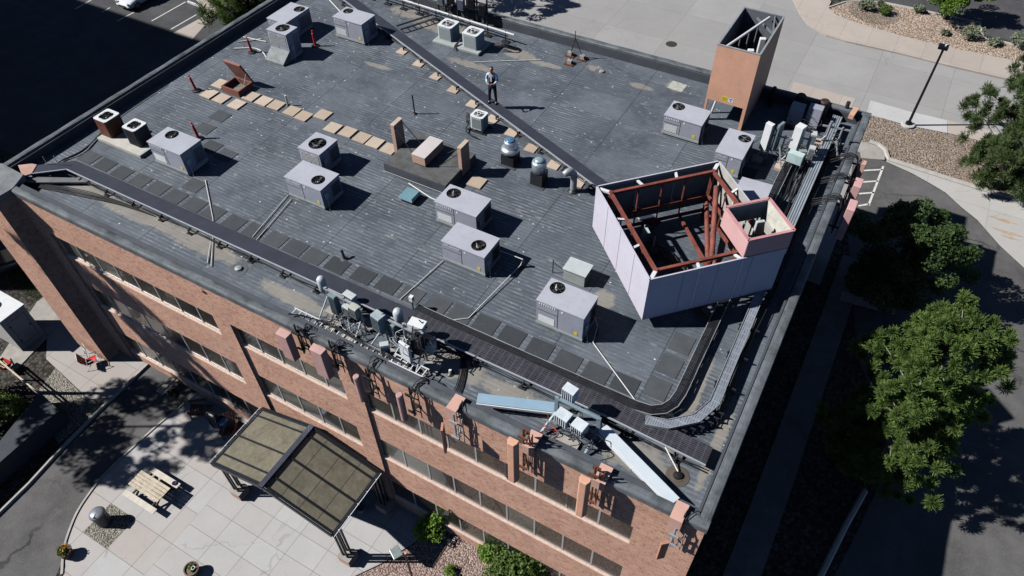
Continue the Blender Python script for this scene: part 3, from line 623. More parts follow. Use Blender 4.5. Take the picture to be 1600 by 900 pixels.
MB().box(-16.02, -15.37, 9.27, 10.66, D + .52, D + .93).build('box', SALM, ab, bevel=.01); MB().box(-15.9, -15.5, 9.4, 10.5, D + .46, D + .52).build('skid', MBL, ab)
MB().box(-16.03, -15.36, 9.26, 10.67, D + .93, D + .945).build('lid', M('pale_lid', (.58, .54, .53), .6, 0, .06), ab)
for nm, (x, y), lab in [('a', (-12.72, 11.75), 1), ('b', (-11.03, 11.15), 2)]:
    t = thing('roof_exhaust_fan', ['', 'mushroom-shaped blue-topped metal exhaust fan on a black curb', 'cylindrical metal exhaust vent with glassy cap on a black square curb'][lab], 'exhaust fan', (x, y, D))
    s_ = .30 if lab == 1 else .27
    MB().box(x - s_, x + s_, y - s_, y + s_, D, D + (.5 if lab == 1 else .62)).build('curb', BLK, t); MB().box(x - s_ - .1, x + s_ + .1, y - s_ - .1, y + s_ + .1, D, D + .03).build('flashing', UPST, t)
    if lab == 1: MB().lathe((x, y, D + .5), [(.2, 0), (.36, .1), (.40, .2), (.38, .3), (.3, .33), (.27, .36), (.27, .58), (.24, .66), (0, .68)], 24).build('hood', M('polished_aluminium', (.55, .60, .65), .38, .7, .08, 5), t, smooth=True); MB().lathe((x, y, D + 1.17), [(.22, 0), (.17, .045), (0, .06)], 20).build('cap', M('blue_cap', (.12, .27, .45), .3, .4), t, smooth=True)
    else:
        MB().lathe((x, y, D + .62), [(.2, 0), (.3, .04), (.31, .4), (.29, .5), (.2, .52)], 22).build('cylinder', M('polished_aluminium'), t, smooth=True); MB().lathe((x, y, D + 1.13), [(.21, 0), (.2, .08), (.1, .11), (0, .115)], 20).build('cap', M('blue_grey_cap', (.35, .5, .55), .3, .4), t, smooth=True)
        MB().tube([(x + .29 * math.cos(k), y + .29 * math.sin(k), D + .78) for k in np.linspace(0, 6.283, 20)], .012, 5).build('band', MBL, t)
t = thing('gooseneck_vent', 'ribbed silver gooseneck flue bent over beside the diagonal walkway', 'vent pipe', (-9.55, 11.35, D))
MB().lathe((-9.55, 11.35, D), [(.24, 0), (.2, .05), (.14, .1)], 16).build('flashing', BLK, t)
MB().tube(cat_rom([(-9.55, 11.35, D + .05), (-9.55, 11.35, D + .6), (-9.57, 11.3, D + .95), (-9.7, 11.15, D + 1.12), (-9.82, 10.98, D + 1.02)], 5), .135, 16).build('pipe', GALV, t, smooth=True)
rb = MB()
for k, (p, q) in enumerate([((-9.55, 11.35, D + .75), (-9.553, 11.345, D + .79)), ((-9.56, 11.33, D + .88), (-9.57, 11.31, D + .915)), ((-9.62, 11.25, D + 1.0), (-9.645, 11.22, D + 1.02)), ((-9.72, 11.13, D + 1.08), (-9.75, 11.09, D + 1.07))]): rb.tube([p, q], .152, 16)
rb.build('seam_band', GALV, t)
sv = thing('skylight_vent', 'low blue-topped square vent just in front of the raised roof curb', 'vent', (-15.15, 7.7, D))
MB().box(-15.42, -14.88, 7.48, 8.0, D, D + .2).build('base', MBL, sv); MB().lathe((0, 0, 0), [(0, 0)], 3) if 0 else None
q = MB(); q.add([(-15.5, 7.4, D + .2), (-14.8, 7.4, D + .2), (-14.8, 8.08, D + .2), (-15.5, 8.08, D + .2), (-15.44, 7.46, D + .32), (-14.86, 7.46, D + .32), (-14.86, 8.02, D + .32), (-15.44, 8.02, D + .32)], [(4, 5, 6, 7), (0, 1, 5, 4), (1, 2, 6, 5), (2, 3, 7, 6), (3, 0, 4, 7), (3, 2, 1, 0)]); q.build('lid', M('blue_grey_lid', (.20, .36, .42), .4, .2, .1), sv)

# thin vent pipes
for (px, py, h_, r_, m_, lab) in [(648, 178, 1.0, .035, BLK, 'thin black upright vent pipe alone on the open deck left of the diagonal walkway'), (450, 165, .55, .04, WPVC, 'short white upright pipe beside the tan paver path'),
                              (704, 584, .22, .05, WPVC, 'short white pipe stub on the bare deck by the front parapet')]:
    p = at(px, py, D); t = thing('vent_pipe', lab, 'vent pipe', tuple(p)); MB().tube([(p.x, p.y, D), (p.x, p.y, D + h_)], r_, 8).build('pipe', m_, t); MB().lathe((p.x, p.y, D), [(.14, 0), (.12, .02), (.05, .06)], 12).build('flashing', BLK, t)
p = at(538, 405, D); t = thing('bent_vent', 'short leaning black vent pipe on the open deck above the left walkway', 'vent pipe', tuple(p)); MB().tube([(p.x + .05, p.y, D), (p.x - .02, p.y + .02, D + .2), (p.x - .12, p.y + .08, D + .36)], .055, 8).build('pipe', BLK, t); MB().lathe((p.x, p.y, D), [(.18, 0), (.15, .02), (.07, .05)], 12).build('flashing', UPST, t)
p = at(305, 0, D)

# traffic delineator posts
first = None
labs = ['red delineator post nearest the left parapet, left of the roof hatch', 'red delineator post standing close to the left parapet, left of the tall silver-hooded unit', 'red delineator post between the tall silver-hooded unit and the unit by the walkway', 'red delineator post just behind the left air unit']
for (px, py), lab, tilt in zip([(307, 142), (394, 82), (493, 72), (311, 217)], labs, [(0, -.12), (.02, -.06), (0, 0), (-.03, -.1)]):
    p = at(px, py, D)
    if first is None:
        first = thing('delineator_post', lab, 'delineator post', (0, 0, 0), 'red delineator posts on the roof')
        MB().lathe((0, 0, 0), [(.22, 0), (.22, .04), (.12, .07)], 8).build('base', BLK, first); MB().lathe((0, 0, .06), [(.065, 0), (.055, .66), (.03, .68), (.03, .78), (.05, .8), (0, .82)], 12).build('post', REDP, first, smooth=False)
        MB().tube([(-.03, 0, .86), (.03, 0, .86)], .02, 6).build('handle', REDP, first); o = first
    else: o = dup(first)
    o.location = p; o.rotation_euler = (tilt[0], tilt[1], .3); o['label'] = lab

# roof hatch
h = thing('roof_hatch', 'open brown roof hatch with its lid propped up beside the tan pavers', 'roof hatch', (-27.2, 10.3, D))
c = MB(); x0, x1, y0, y1 = -27.6, -26.5, 9.9, 10.85
for (a, b, e, f) in [(x0, x1, y0, y0 + .07), (x0, x1, y1 - .07, y1), (x0, x0 + .07, y0 + .07, y1 - .07), (x1 - .07, x1, y0 + .07, y1 - .07)]: c.box(a, b, e, f, D, D + .32)
HM = M('hatch_paint', (.24, .10, .075), .6, 0, .15)
c.build('curb', HM, h); MB().box(x0 + .07, x1 - .07, y0 + .07, y1 - .07, D + .01, D + .05).build('opening', M('hatch_floor', (.22, .2, .17), .8), h)
q = MB(); q.beam((x0 + .55, y1 + .02, D + .34), (x0 + .3, y1 + .42, D + 1.2), 1.15, .06, 0, (1, 0, 0)); q = MB().add([(x0 + .1, y1, D + .34), (x1 + .06, y1, D + .34), (x1 - .28, y1 - .22, D + 1.2), (x0 - .24, y1 - .22, D + 1.2), (x0 + .1, y1 + .08, D + .32), (x1 + .06, y1 + .08, D + .32), (x1 - .28, y1 - .12, D + 1.24), (x0 - .24, y1 - .12, D + 1.24)],
   [(3, 2, 1, 0), (4, 5, 6, 7), (0, 1, 5, 4), (1, 2, 6, 5), (2, 3, 7, 6), (3, 0, 4, 7)]); q.build('lid', HM, h)
MB().tube([(x0 + .1, y0 + .4, D + .32), (x0 - .1, y1 - .15, D + .9)], .014, 6).tube([(x1 - .1, y0 + .5, D + .32), (x1 - .1, y1 - .12, D + .8)], .014, 6).each('stay', GALV, h)

# tripod mast with weighted feet
tp = thing('tripod_mast', 'small black three-legged mast on three weighted block feet near the back parapet', 'mast', (-13.95, 20.45, D))
mm = MB(); top = (-14.0, 20.55, D + 1.15)
for (x, y) in [(-14.29, 20.71), (-13.6, 20.7), (-13.98, 20.0)]: mm.tube([(x, y, D + .1), top], .018, 6)
mm.tube([(top[0], top[1], D + .9), (top[0], top[1], D + 1.5)], .02, 6); mm.build('mast', MBL, tp)
for (x, y) in [(-14.29, 20.71), (-13.6, 20.7), (-13.98, 20.0)]:
    b = MB().box(x - .24, x + .24, y - .2, y + .2, D, D + .05); b.build('foot', BRWN, tp); MB().box(x - .12, x + .12, y - .1, y + .1, D + .05, D + .22).build('ballast_block', CONC, tp)
MB().sheet([(-8.95, 20.3), (-8.2, 20.25), (-8.15, 20.95), (-8.9, 21.0)], D + .006).build('patch', M('pale_patch', (.42, .43, .38), .8, 0, .25, 6)).name = 'repair_patch'
tag(bpy.data.objects['repair_patch'], 'pale square repair patch on the deck left of the orange tower', 'roof patch')

# ------------------------------------------------------------------ pads and pavers
def lay(pts, sx, sy, th, m, name, labf, grp, rot=0., jit=.02):
    base = None
    for i, (x, y) in enumerate(pts):
        if base is None: base = MB().box(-sx / 2, sx / 2, -sy / 2, sy / 2, 0, th).build(name, m, bevel=.006 if th > .03 else 0); o = base
        else: o = base.copy(); COL.objects.link(o)
        o.location = (x, y, D + .002); o.rotation_euler = (0, 0, rot + rnd.uniform(-jit, jit)); tag(o, labf(i, x, y), name.replace('_', ' '), grp)
padrow = [(-30.1, 3.32)] * 0 + [(-29.07, 3.32), (-28.03, 3.3), (-26.95, 3.27), (-25.85, 3.27), (-24.8, 3.3), (-23.75, 3.25), (-22.67, 3.27), (-21.64, 3.28), (-20.5, 3.25), (-19.45, 3.27), (-18.4, 3.31), (-17.42, 3.32), (-16.46, 3.3), (-15.42, 3.34), (-14.23, 3.38), (-13.16, 3.43), (-12.14, 3.46), (-11.06, 3.53), (-10.09, 3.56), (-9.1, 3.58), (-8.05, 3.56), (-6.97, 3.55), (-5.92, 3.54), (-4.88, 3.55), (-3.9, 3.6)]
lay(padrow, .84, .68, .018, PADM, 'rubber_pad', lambda i, x, y: 'dark square rubber pad in the long row beside the front walkway', 'dark pads in the row beside the front walkway')
lay([(-2.92, 3.95), (-2.9, 4.97), (-2.88, 6.04)], .72, .8, .018, PADM, 'rubber_pad', lambda i, x, y: 'dark pad in the short column of three inside the cable tray bend', 'column of three dark pads inside the tray bend')
lay([(-23.6, 4.15), (-24.9, 6.43), (-23.9, 6.3), (-26.23, 8.32), (-26.15, 7.27)], .82, .7, .018, PADM, 'rubber_pad', lambda i, x, y: 'dark loose pad lying around the left air unit', 'dark pads lying around the left air unit')
tp_ = [(-28.14, 10.31), (-28.0, 9.42), (-27.19, 9.4), (-26.2, 9.38), (-26.05, 10.2), (-25.25, 10.2), (-24.5, 10.22), (-23.52, 10.2), (-22.78, 10.15), (-22.06, 10.66), (-21.01, 10.08), (-20.21, 10.14), (-19.39, 10.1), (-18.66, 10.08), (-17.84, 10.03), (-13.3, 9.92)]
lay(tp_, .66, .66, .06, TAN, 'tan_paver', lambda i, x, y: 'square tan paver in the stepping path from the roof hatch to the roof curb', 'tan pavers from the hatch to the roof curb', 0, .04)
lay([(-22.03, 17.0), (-20.62, 16.42), (-19.21, 15.85), (-17.83, 15.28), (-16.4, 14.68), (-14.97, 14.1), (-13.7, 13.6), (-12.4, 13.02), (-11.0, 12.45), (-9.6, 11.9)], .52, .52, .05, TAN, 'tan_paver', lambda i, x, y: 'small tan block supporting the lower edge of the diagonal walkway', 'tan support blocks under the diagonal walkway', 0, .05)

# ------------------------------------------------------------------ covered cable walkways
def walkway(name, label, cat, upper, lower, z, m, rail='lower', legs=1.5, cables=True, sup=.3):
    root = thing(name, label, cat, (upper[0][0], upper[0][1], D))
    mb = MB(); n = len(upper); u = [Vector((*p, z)) for p in upper]; l_ = [Vector((*p, z)) for p in lower]; t = .035
    vs = u + l_ + [v - Vector((0, 0, t)) for v in u + l_]
    fs = []
    for i in range(n - 1): fs += [(i, n + i, n + i + 1, i + 1), (2 * n + i, 2 * n + i + 1, 3 * n + i + 1, 3 * n + i), (i, i + 1, 2 * n + i + 1, 2 * n + i), (n + i, 3 * n + i, 3 * n + i + 1, n + i + 1)]
    fs += [(0, 2 * n, 3 * n, n), (n - 1, 2 * n - 1, 4 * n - 1, 3 * n - 1)]
    mb.add(vs, fs); mb.build('tray_cover', m, root)
    e = MB()
    for i in range(n - 1): e.beam(l_[i] + Vector((0, 0, .01)), l_[i + 1] + Vector((0, 0, .01)), .045, .05)
    e.build('edge_rail', M('edge_metal', (.42, .45, .50), .45, .2, .1), root)
    e = MB()
    for i in range(n - 1): e.beam(u[i] - Vector((0, 0, .03)), u[i + 1] - Vector((0, 0, .03)), .02, .05)
    e.build('edge_rail', MBL, root)
    lg = MB()
    for i in range(n - 1):
        ln = (l_[i + 1] - l_[i]).length; k = max(1, int(ln / legs))
        for j in range(k):
            f = (j + .5) / k; a = u[i].lerp(u[i + 1], f); b = l_[i].lerp(l_[i + 1], f); b2 = b + (b - a).normalized() * .12
            lg.beam(a - Vector((0, 0, z - D - .2)), b2 - Vector((0, 0, z - D - .2)), .05, .05)
            for q in (a, b2): lg.beam((q.x, q.y, D), (q.x, q.y, D + .22), .05, .05)
            lg.box(b2.x - .12, b2.x + .12, b2.y - .06, b2.y + .06, D, D + .04)
    lg.each('support_leg', MBL, root, 4)
    if cables:
        cb = MB()
        for k in range(7):
            off = .05 + .035 * k; pts = []
            for i in range(n - 1):
                m_ = max(2, int((l_[i + 1] - l_[i]).length / .8))
                for j in range(m_ + (i == n - 2)):
                    f = j / m_; a = u[i].lerp(u[i + 1], f); b = l_[i].lerp(l_[i + 1], f); d = (b - a).normalized()
                    p = b + d * (rnd.uniform(-.02, .05) + (.09 if k < 3 else 0) - off * .8); p.z = D + .12 + .03 * k * .4 + rnd.uniform(-.02, .03); pts.append(p)
            cb.tube(pts, .016, 5)
        cb.build('cable', BLK, root)
    return root
SLW = mk_slotted('slotted_walk_cover', (.10, .10, .115), (.02, .018, .03), .065, .24)
SLT = mk_slotted('slotted_tray_cover', (.32, .36, .42), (.17, .185, .22), .075, .3, .2, 0)
RIBT = mk_slotted('ribbed_tray_cover', (.40, .46, .51), (.12, .14, .17), .09, 0, .15, 0)
walkway('front_walkway', 'long smooth dark cable walkway running along the front from the left corner', 'walkway', [(-30.15, 1.62), (-28.9, 2.66), (-11.3, 2.68)], [(-29.75, 1.18), (-28.72, 2.06), (-11.3, 2.02)], D + .35, WALKM)
walkway('slotted_walkway', 'slotted grating walkway continuing the front cable walkway to the right corner', 'walkway', [(-11.28, 2.70), (-4, 2.66), (-.66, 2.52)], [(-11.28, 2.0), (-4, 1.98), (-.66, 1.86)], D + .36, SLW)
MB().prism([(-30.78, 1.25), (-30.35, 1.6), (-30.1, 1.66), (-29.78, 1.16), (-29.95, .86)], D + .3, D + .38).build('walkway_end_box', M('pink_sheet', (.50, .31, .26), .7, 0, .15, 3)); tag(bpy.data.objects['walkway_end_box'], 'faded pink end cover where the front walkway meets the left corner', 'cover')
MB().prism([(-30.1, .72), (-30.05, 1.02), (-27.9, 2.1), (-27.5, 2.0), (-29.8, .74)], D + .12, D + .2).build('cable_cover', M('grey_sheet', (.2, .21, .22), .5, .3)); tag(bpy.data.objects['cable_cover'], 'narrow grey cover strip below the kinked left end of the front walkway', 'cover')
walkway('diagonal_walkway', 'dark cable walkway crossing the roof diagonally to the lavender screen', 'walkway', [(-29.6, 21.0), (-8.0, 12.04), (-5.6, 11.05)], [(-29.9, 20.45), (-8.25, 11.55), (-5.85, 10.55)], D + .27, WALKM)
# stray cables near left corner
lc = MB()
for k in range(6):
    lc.tube(cat_rom([(-30.3 + .1 * k, .55 + .06 * k, D + .05), (-28.9, .95 + .05 * k, D + .08), (-27.2, 1.35 + .05 * k, D + .1 + .03 * (k % 3)), (-25.4, 1.75 + .03 * k, D + .07), (-23.6, 1.95, D + .08)], 5), .02, 5)
for k in range(4): lc.tube(cat_rom([(-29.9, 2.4 + .07 * k, D + .06), (-29.6, 3.4, D + .06 + .02 * k), (-29.9, 4.4 + .04 * k, D + .06), (-30.3, 6, D + .05), (-30.4, 9, D + .05)], 5), .02, 5)
tag(lc.build('cable_bundle', BLK), 'loose black cables snaking out of the left end of the front walkway', 'cables')
wh = thing('antenna_whip', 'pair of thin upright rods behind the pink end of the front walkway', 'rods', (-29.7, 2.2, D))
MB().tube([(-29.75, 1.9, D), (-29.75, 1.9, D + .75)], .014, 5).tube([(-29.3, 2.1, D), (-29.25, 2.1, D + .85)], .014, 5).each('rod', GALV, wh)

# ladder tray with black cables, bending north
def path_off(pts, off):
    out = []
    for i, p in enumerate(pts):
        a = pts[max(0, i - 1)]; b = pts[min(len(pts) - 1, i + 1)]; d = Vector((b[0] - a[0], b[1] - a[1])).normalized(); out.append((p[0] - d.y * off, p[1] + d.x * off))
    return out
lad = [(-11.5, 2.86), (-8, 2.84), (-5, 2.84), (-3.2, 2.85), (-2.75, 2.92), (-2.42, 3.15), (-2.24, 3.5), (-2.18, 3.95), (-2.2, 6), (-2.22, 9.5), (-2.3, 13.2), (-2.3, 17.5)]
lt = thing('ladder_tray', 'black ladder-type cable tray curving round the front right corner of the roof', 'cable tray', (-5, 2.85, D))
pp = []
for i in range(len(lad) - 1):
    a, b = lad[i], lad[i + 1]; n = max(1, int(math.dist(a, b) / .3)); pp += [(a[0] + (b[0] - a[0]) * j / n, a[1] + (b[1] - a[1]) * j / n) for j in range(n)]
pp.append(lad[-1]); zt = D + .24
for off, m_ in ((.17, GALV), (-.17, GALV)):
    q = path_off(pp, off); r_ = MB()
    for a, b in zip(q[:-1], q[1:]): r_.beam((*a, zt), (*b, zt), .018, .09)
    r_.build('side_rail', M('bright_rail', (.45, .47, .5), .4, .3), lt); M('dark_rail', (.22, .23, .25), .4, .6)
rg = MB(); qa, qb = path_off(pp, .17), path_off(pp, -.17)
for i in range(0, len(pp), 2): rg.beam((*qa[i], zt + .02), (*qb[i], zt + .02), .022, .02)
rg.build('rung', GALV, lt)
sp = MB()
for i in range(3, len(pp), 6):
    for q in (qa[i], qb[i]): sp.beam((*q, D), (*q, zt), .04, .04)
sp.each('support_leg', MBL, lt)
cb = MB()
for k in range(7):
    q = path_off(pp, -.13 + .043 * k); cb.tube([(a, b, zt + .045 + rnd.uniform(-.01, .018)) for a, b in q], .02, 5)
cb.build('cable', BLK, lt)
# slotted tray along the right
ty = thing('slotted_tray', 'grey slotted cable tray bending up the right side of the roof', 'cable tray', (-1.2, 5, D))
zz = D + .45; ctr = [(-2.75, 2.38), (-2.1, 2.58), (-1.42, 3.2), (-1.13, 3.98), (-1.2, 8.4), (-1.22, 10.4)]
a_, b_ = path_off(ctr, .15), path_off(ctr, -.15); a_ = [(x, y) for x, y in a_]
m_ = MB(); n = len(ctr); m_.add([(*p, zz) for p in a_] + [(*p, zz) for p in b_], [(i, n + i, n + i + 1, i + 1) for i in range(n - 1)]); m_.add([(*p, zz - .06) for p in a_] + [(*p, zz - .06) for p in b_], [(i, i + 1, n + i + 1, n + i) for i in range(n - 1)]); m_.build('cover', SLT, ty)
m_ = MB()
for q in (a_, b_):
    for i in range(n - 1): m_.beam((*q[i], zz - .02), (*q[i + 1], zz - .02), .02, .1)
m_.build('side_rail', GALV, ty)
m_ = MB()
for i in range(n - 1):
    for f in (.2, .5, .8):
        x = ctr[i][0] + (ctr[i + 1][0] - ctr[i][0]) * f; y = ctr[i][1] + (ctr[i + 1][1] - ctr[i][1]) * f; m_.beam((x - .25, y, D + .3), (x + .45, y, D + .3), .04, .04); m_.beam((x - .2, y, D), (x - .2, y, zz - .06), .04, .04); m_.beam((x + .4, y, D), (x + .4, y, D + .3), .04, .04)
m_.each('support_leg', MBL, ty, 3)
rt_ = thing('ribbed_tray', 'straight ribbed metal tray cover along the upper right edge of the roof', 'cable tray', (-1.25, 16, D))
MB().box(-1.42, -1.06, 11.6, 21.0, D + .47, D + .50).build('cover', RIBT, rt_); MB().box(-1.44, -1.422, 11.6, 21.0, D + .40, D + .51).box(-1.058, -1.04, 11.6, 21.0, D + .40, D + .51).build('side_rail', GALV, rt_)
m_ = MB()
for k in range(8): y = 12.2 + k * 1.2; m_.beam((-1.4, y, D), (-1.4, y, D + .4), .04, .04); m_.beam((-.95, y, D), (-.95, y, D + .3), .04, .04); m_.beam((-1.5, y, D + .3), (-.9, y, D + .3), .04, .04)
m_.each('support_leg', MBL, rt_, 3)
cb = MB()
for k in range(8):
    x = -1.0 + .03 * k; pts = [(x + rnd.uniform(-.05, .05), y, D + .14 + .05 * (k % 3) + rnd.uniform(-.03, .06)) for y in np.arange(3.2 + rnd.random(), 20.5, 1.1)]
    cb.tube(cat_rom(pts, 3), .015, 5)
tag(cb.build('cable_bundle', BLK), 'thick bundle of black cables lying along the right parapet beside the trays', 'cables')
cb = MB()
for k in range(9):
    x = -1.95 + .06 * k; pts = [(x + rnd.uniform(-.08, .08), y, D + .1 + rnd.uniform(0, .18)) for y in np.arange(12.5, 20 - rnd.random() * 2, .9)]; cb.tube(cat_rom(pts, 3), .02, 5)
tag(cb.build('cable_bundle', BLK), 'loose black cables between the two trays at the upper right of the roof', 'cables')

# pvc condensate pipes
def pipe(name, label, runs, r, m, sup=True):
    t = thing(name, label, 'pipe', runs[0][0]); b = MB()
    for rr in runs: b.tube(rr, r, 8)
    b.build('pipe', m, t)
    if sup:
        s_ = MB()
        for rr in runs:
            for p in rr[1:-1]: s_.box(p[0] - .04, p[0] + .04, p[1] - .04, p[1] + .04, D, max(D + .02, p[2] - r))
        if s_.v: s_.each('block', MBL, t)
    return t
Z1 = D + .045
pipe('condensate_pipe', 'long pale pipe from the left air unit under the front walkway to the parapet', [[(-23.42, 4.6, Z1), (-21.37, 2.98, Z1), (-20.7, 2.3, Z1), (-19.5, 1.0, Z1)], [(-20.6, 2.1, Z1), (-19.75, 1.05, Z1)]], .017, WPVC)
pipe('condensate_pipe', 'pair of parallel pale pipes from the middle-left air unit to the front walkway', [[(-19.7, 5.55, Z1), (-19.25, 2.95, Z1)], [(-19.4, 5.4, Z1), (-19.0, 2.9, Z1)]], .016, WPVC)
pipe('condensate_pipe', 'pale pipe from the corner of the middle air unit down to the ladder tray', [[(-12.05, 5.42, Z1), (-12.35, 3.05, Z1)]], .017, WPVC)
pipe('condensate_pipe', 'white pipe leaving the middle air unit sideways and turning to the front walkway', [[(-10.22, 6.55, D + .45), (-9.3, 6.6, D + .4), (-9.35, 6.5, Z1 + .1), (-9.75, 3.5, Z1), (-10.4, 3.0, Z1)]], .018, WPVC)
pipe('condensate_pipe', 'white pipe running from the unit by the lavender screen to the cable tray', [[(-5.8, 5.3, D + .5), (-5.55, 5.0, D + .45), (-5.5, 4.6, Z1), (-3.35, 3.15, Z1)]], .018, WPVC)
pipe('condensate_pipe', 'short white pipe by the roof drain at the front right corner', [[(-1.9, 1.9, D + .3), (-1.3, 1.45, D + .1)]], .022, WPVC, False)
pipe('condensate_pipe', 'thin white rod leaning beside the low blue-topped vent', [[(-15.75, 8.5, Z1), (-14.3, 7.95, D + .3), (-13.6, 7.75, D + .45)]], .022, WPVC, False)
pipe('condensate_pipe', 'thin pale rod lying on the deck right of the two white condensers', [[(-18.3, 17.85, D + .02), (-15.4, 19.6, D + .05)]], .018, WPVC, False)
pipe('rooftop_pipe', 'thin pale pipe curling from the left parapet to the tall silver-hooded unit', [cat_rom([(-29.9, 13.1, Z1), (-29.0, 13.6, Z1), (-28.3, 13.5, Z1), (-27.8, 13.2, Z1)], 5)], .03, WPVC, False)
pipe('rooftop_pipe', 'pale pipe at the left parapet behind the tall silver-hooded unit', [[(-30.3, 14.2, Z1), (-28.9, 14.4, Z1)], [(-30.2, 13.7, Z1), (-29.3, 14.5, Z1)]], .028, WPVC, False)
pipe('rooftop_pipe', 'pale pipe from the top left corner to the unit by the diagonal walkway', [[(-29.6, 20.0, Z1), (-25.9, 17.9, Z1)], [(-26.5, 17.6, D + .15), (-25.9, 17.4, D + .5)]], .03, WPVC, False)

# ================================================================== LAVENDER SCREEN ENCLOSURE
E0 = D + .42; E1 = D + 2.43
LC, FC, RC, BC = Vector((-7.8, 9.4)), Vector((-4.36, 6.0)), Vector((-.92, 9.5)), Vector((-4.38, 12.92))
en = thing('screen_enclosure', 'big open-topped lavender square screen set cornerwise around a red steel frame', 'screen enclosure', (-4.36, 9.4, D))
def wall_seg(a, b, z0, z1, th, inner, name, mats, root, proud=0):
    d = (b - a).normalized(); nn = Vector((-d.y, d.x)) * inner
    m = MB(); o = -nn * proud
    a0, b0 = a + o, b + o; a1, b1 = a + nn * th, b + nn * th
    m.add([(*a0, z0), (*b0, z0), (*b0, z1), (*a0, z1)], [(0, 1, 2, 3)], 0); m.add([(*a1, z0), (*b1, z0), (*b1, z1), (*a1, z1)], [(3, 2, 1, 0)], 1)
    m.add([(*a0, z1), (*b0, z1), (*b1, z1), (*a1, z1)], [(0, 1, 2, 3)], 0); m.add([(*a0, z0), (*b0, z0), (*b1, z0), (*a1, z0)], [(3, 2, 1, 0)], 0)
    m.add([(*a0, z0), (*a0, z1), (*a1, z1), (*a1, z0)], [(0, 1, 2, 3)], 0); m.add([(*b0, z0), (*b0, z1), (*b1, z1), (*b1, z0)], [(3, 2, 1, 0)], 0)
    return m.build(name, mats, root)
INN = M('panel_back', (.42, .41, .38), .7, 0, .12, 2, dirt=.3)
for a, b in [(LC, FC), (FC, RC), (RC, BC), (BC, LC)]: wall_seg(a, b, E0, E1, .05, 1, 'screen_wall', [LAV, INN], en)
def inset(k): c = (LC + FC + RC + BC) / 4; return [c + (p - c) * k for p in (LC, FC, RC, BC)]
q = inset(.83); fm = MB()
for z, wd in ((E1 - .12, .11), (E0 + .75, .09), (E0 + .02, .1)):
    for i in range(4): a, b = q[i], q[(i + 1) % 4]; fm.beam((*a, z), (*b, z), wd, wd)
fm.build('frame_beam', REDST, en)
fm = MB()
for p in q: fm.beam((*p, D), (*p, E1 - .04), .13, .13)
for i in range(4):
    a, b = q[i], q[(i + 1) % 4]
    for f in (.27, .5, .73): p = a.lerp(b, f); fm.beam((*p, E0), (*p, E1 - .12), .05, .05)
fm.build('frame_post', REDST, en)
fm = MB(); c = (LC + RC) / 2
fm.tube([(*q[3].lerp(q[2], .1), E1 - .5), (-3.2, 9.6, E0 + .35), (-2.6, 8.9, E0 + .2)], .1, 12); fm.tube([(*q[3], E0 + .5), (-3.1, 9.2, D + .25)], .09, 12)
fm.beam((*q[3].lerp(q[0], .25), E0 - .1), (-2.8, 8.9, E0 + .05), .1, .12); fm.beam((*q[2], E0 + .7), (-3.4, 9.9, D + .3), .09, .09); fm.beam((*q[1].lerp(q[2], .75), E1 - .2), (-2.9, 9.2, D + .5), .08, .08)
fm.beam((*q[1].lerp(q[2], .9), D), (*q[3].lerp(q[2], .6), D + .9), .08, .08)
fm.build('frame_brace', REDST, en)
o4 = inset(.985)
br = MB()
for i in range(4):
    br.beam((*q[i], E1 - .1), (*o4[i], E1 - .1), .13, .07); br.beam((*q[i], E0 + .75), (*o4[i], E0 + .75), .1, .06)
    for f in (.36, .68):
        a = q[i].lerp(q[(i + 1) % 4], f); b = o4[i].lerp(o4[(i + 1) % 4], f)
        br.beam((*a, E1 - .14), (*b, E1 - .1), .09, .06); br.beam((*a, E0 + .75), (*b, E0 + .7), .08, .06); br.beam((*b, E0 + .05), (*b, E1 - .1), .1, .05, 0, (1, 1, 0))
br.build('bracket', WHM, en)
jn = MB()
for a, b in [(LC, FC), (FC, RC)]:
    d = (b - a).normalized(); o_ = Vector((d.y, -d.x)) * .004
    for f in (.25, .5, .75): p = a.lerp(b, f) + o_; jn.beam((*p, E0 + .01), (*p, E1 - .01), .012, .004, 0, (d.x, d.y, 0))
jn.build('panel_joint', M('joint_grey', (.36, .35, .40), .6), en)
cb = MB()
for k in range(12):
    x = -5.9 + rnd.uniform(-.6, .6); cb.tube(cat_rom([(x, 9.9 + rnd.uniform(-.4, .6), D + .1), (-5 + rnd.uniform(-.3, .3), 9.7 + rnd.uniform(-.3, .3), D + .15), (-3.9, 9.0 + rnd.uniform(-.3, .3), D + .1), (-2.9 + rnd.uniform(-.2, .2), 7.8 + rnd.uniform(-.3, .3), D + .1), (-2.3, 7.2, D + .2)], 5), .02, 5)
tag(cb.build('cable_bundle', BLK), 'black cables on the deck inside the lavender screen', 'cables')
for k, (x, y) in enumerate([(-5.75, 9.6), (-5.2, 9.2)]):
    t = thing('radio_unit', ['small pale radio box on a white arm inside the left side of the lavender screen', 'dark radio box on the deck inside the lavender screen'][k], 'radio', (x, y, D))
    MB().obox((x, y, D + .75 - .4 * k), (.2, .3, .5), (.1, 0, .78)).build('casing', [LGR, MBL][k], t, bevel=.01); MB().tube([(x - .1, y + .1, D), (x - .1, y + .1, D + 1.1)], .03, 6).build('mast', GALV, t)
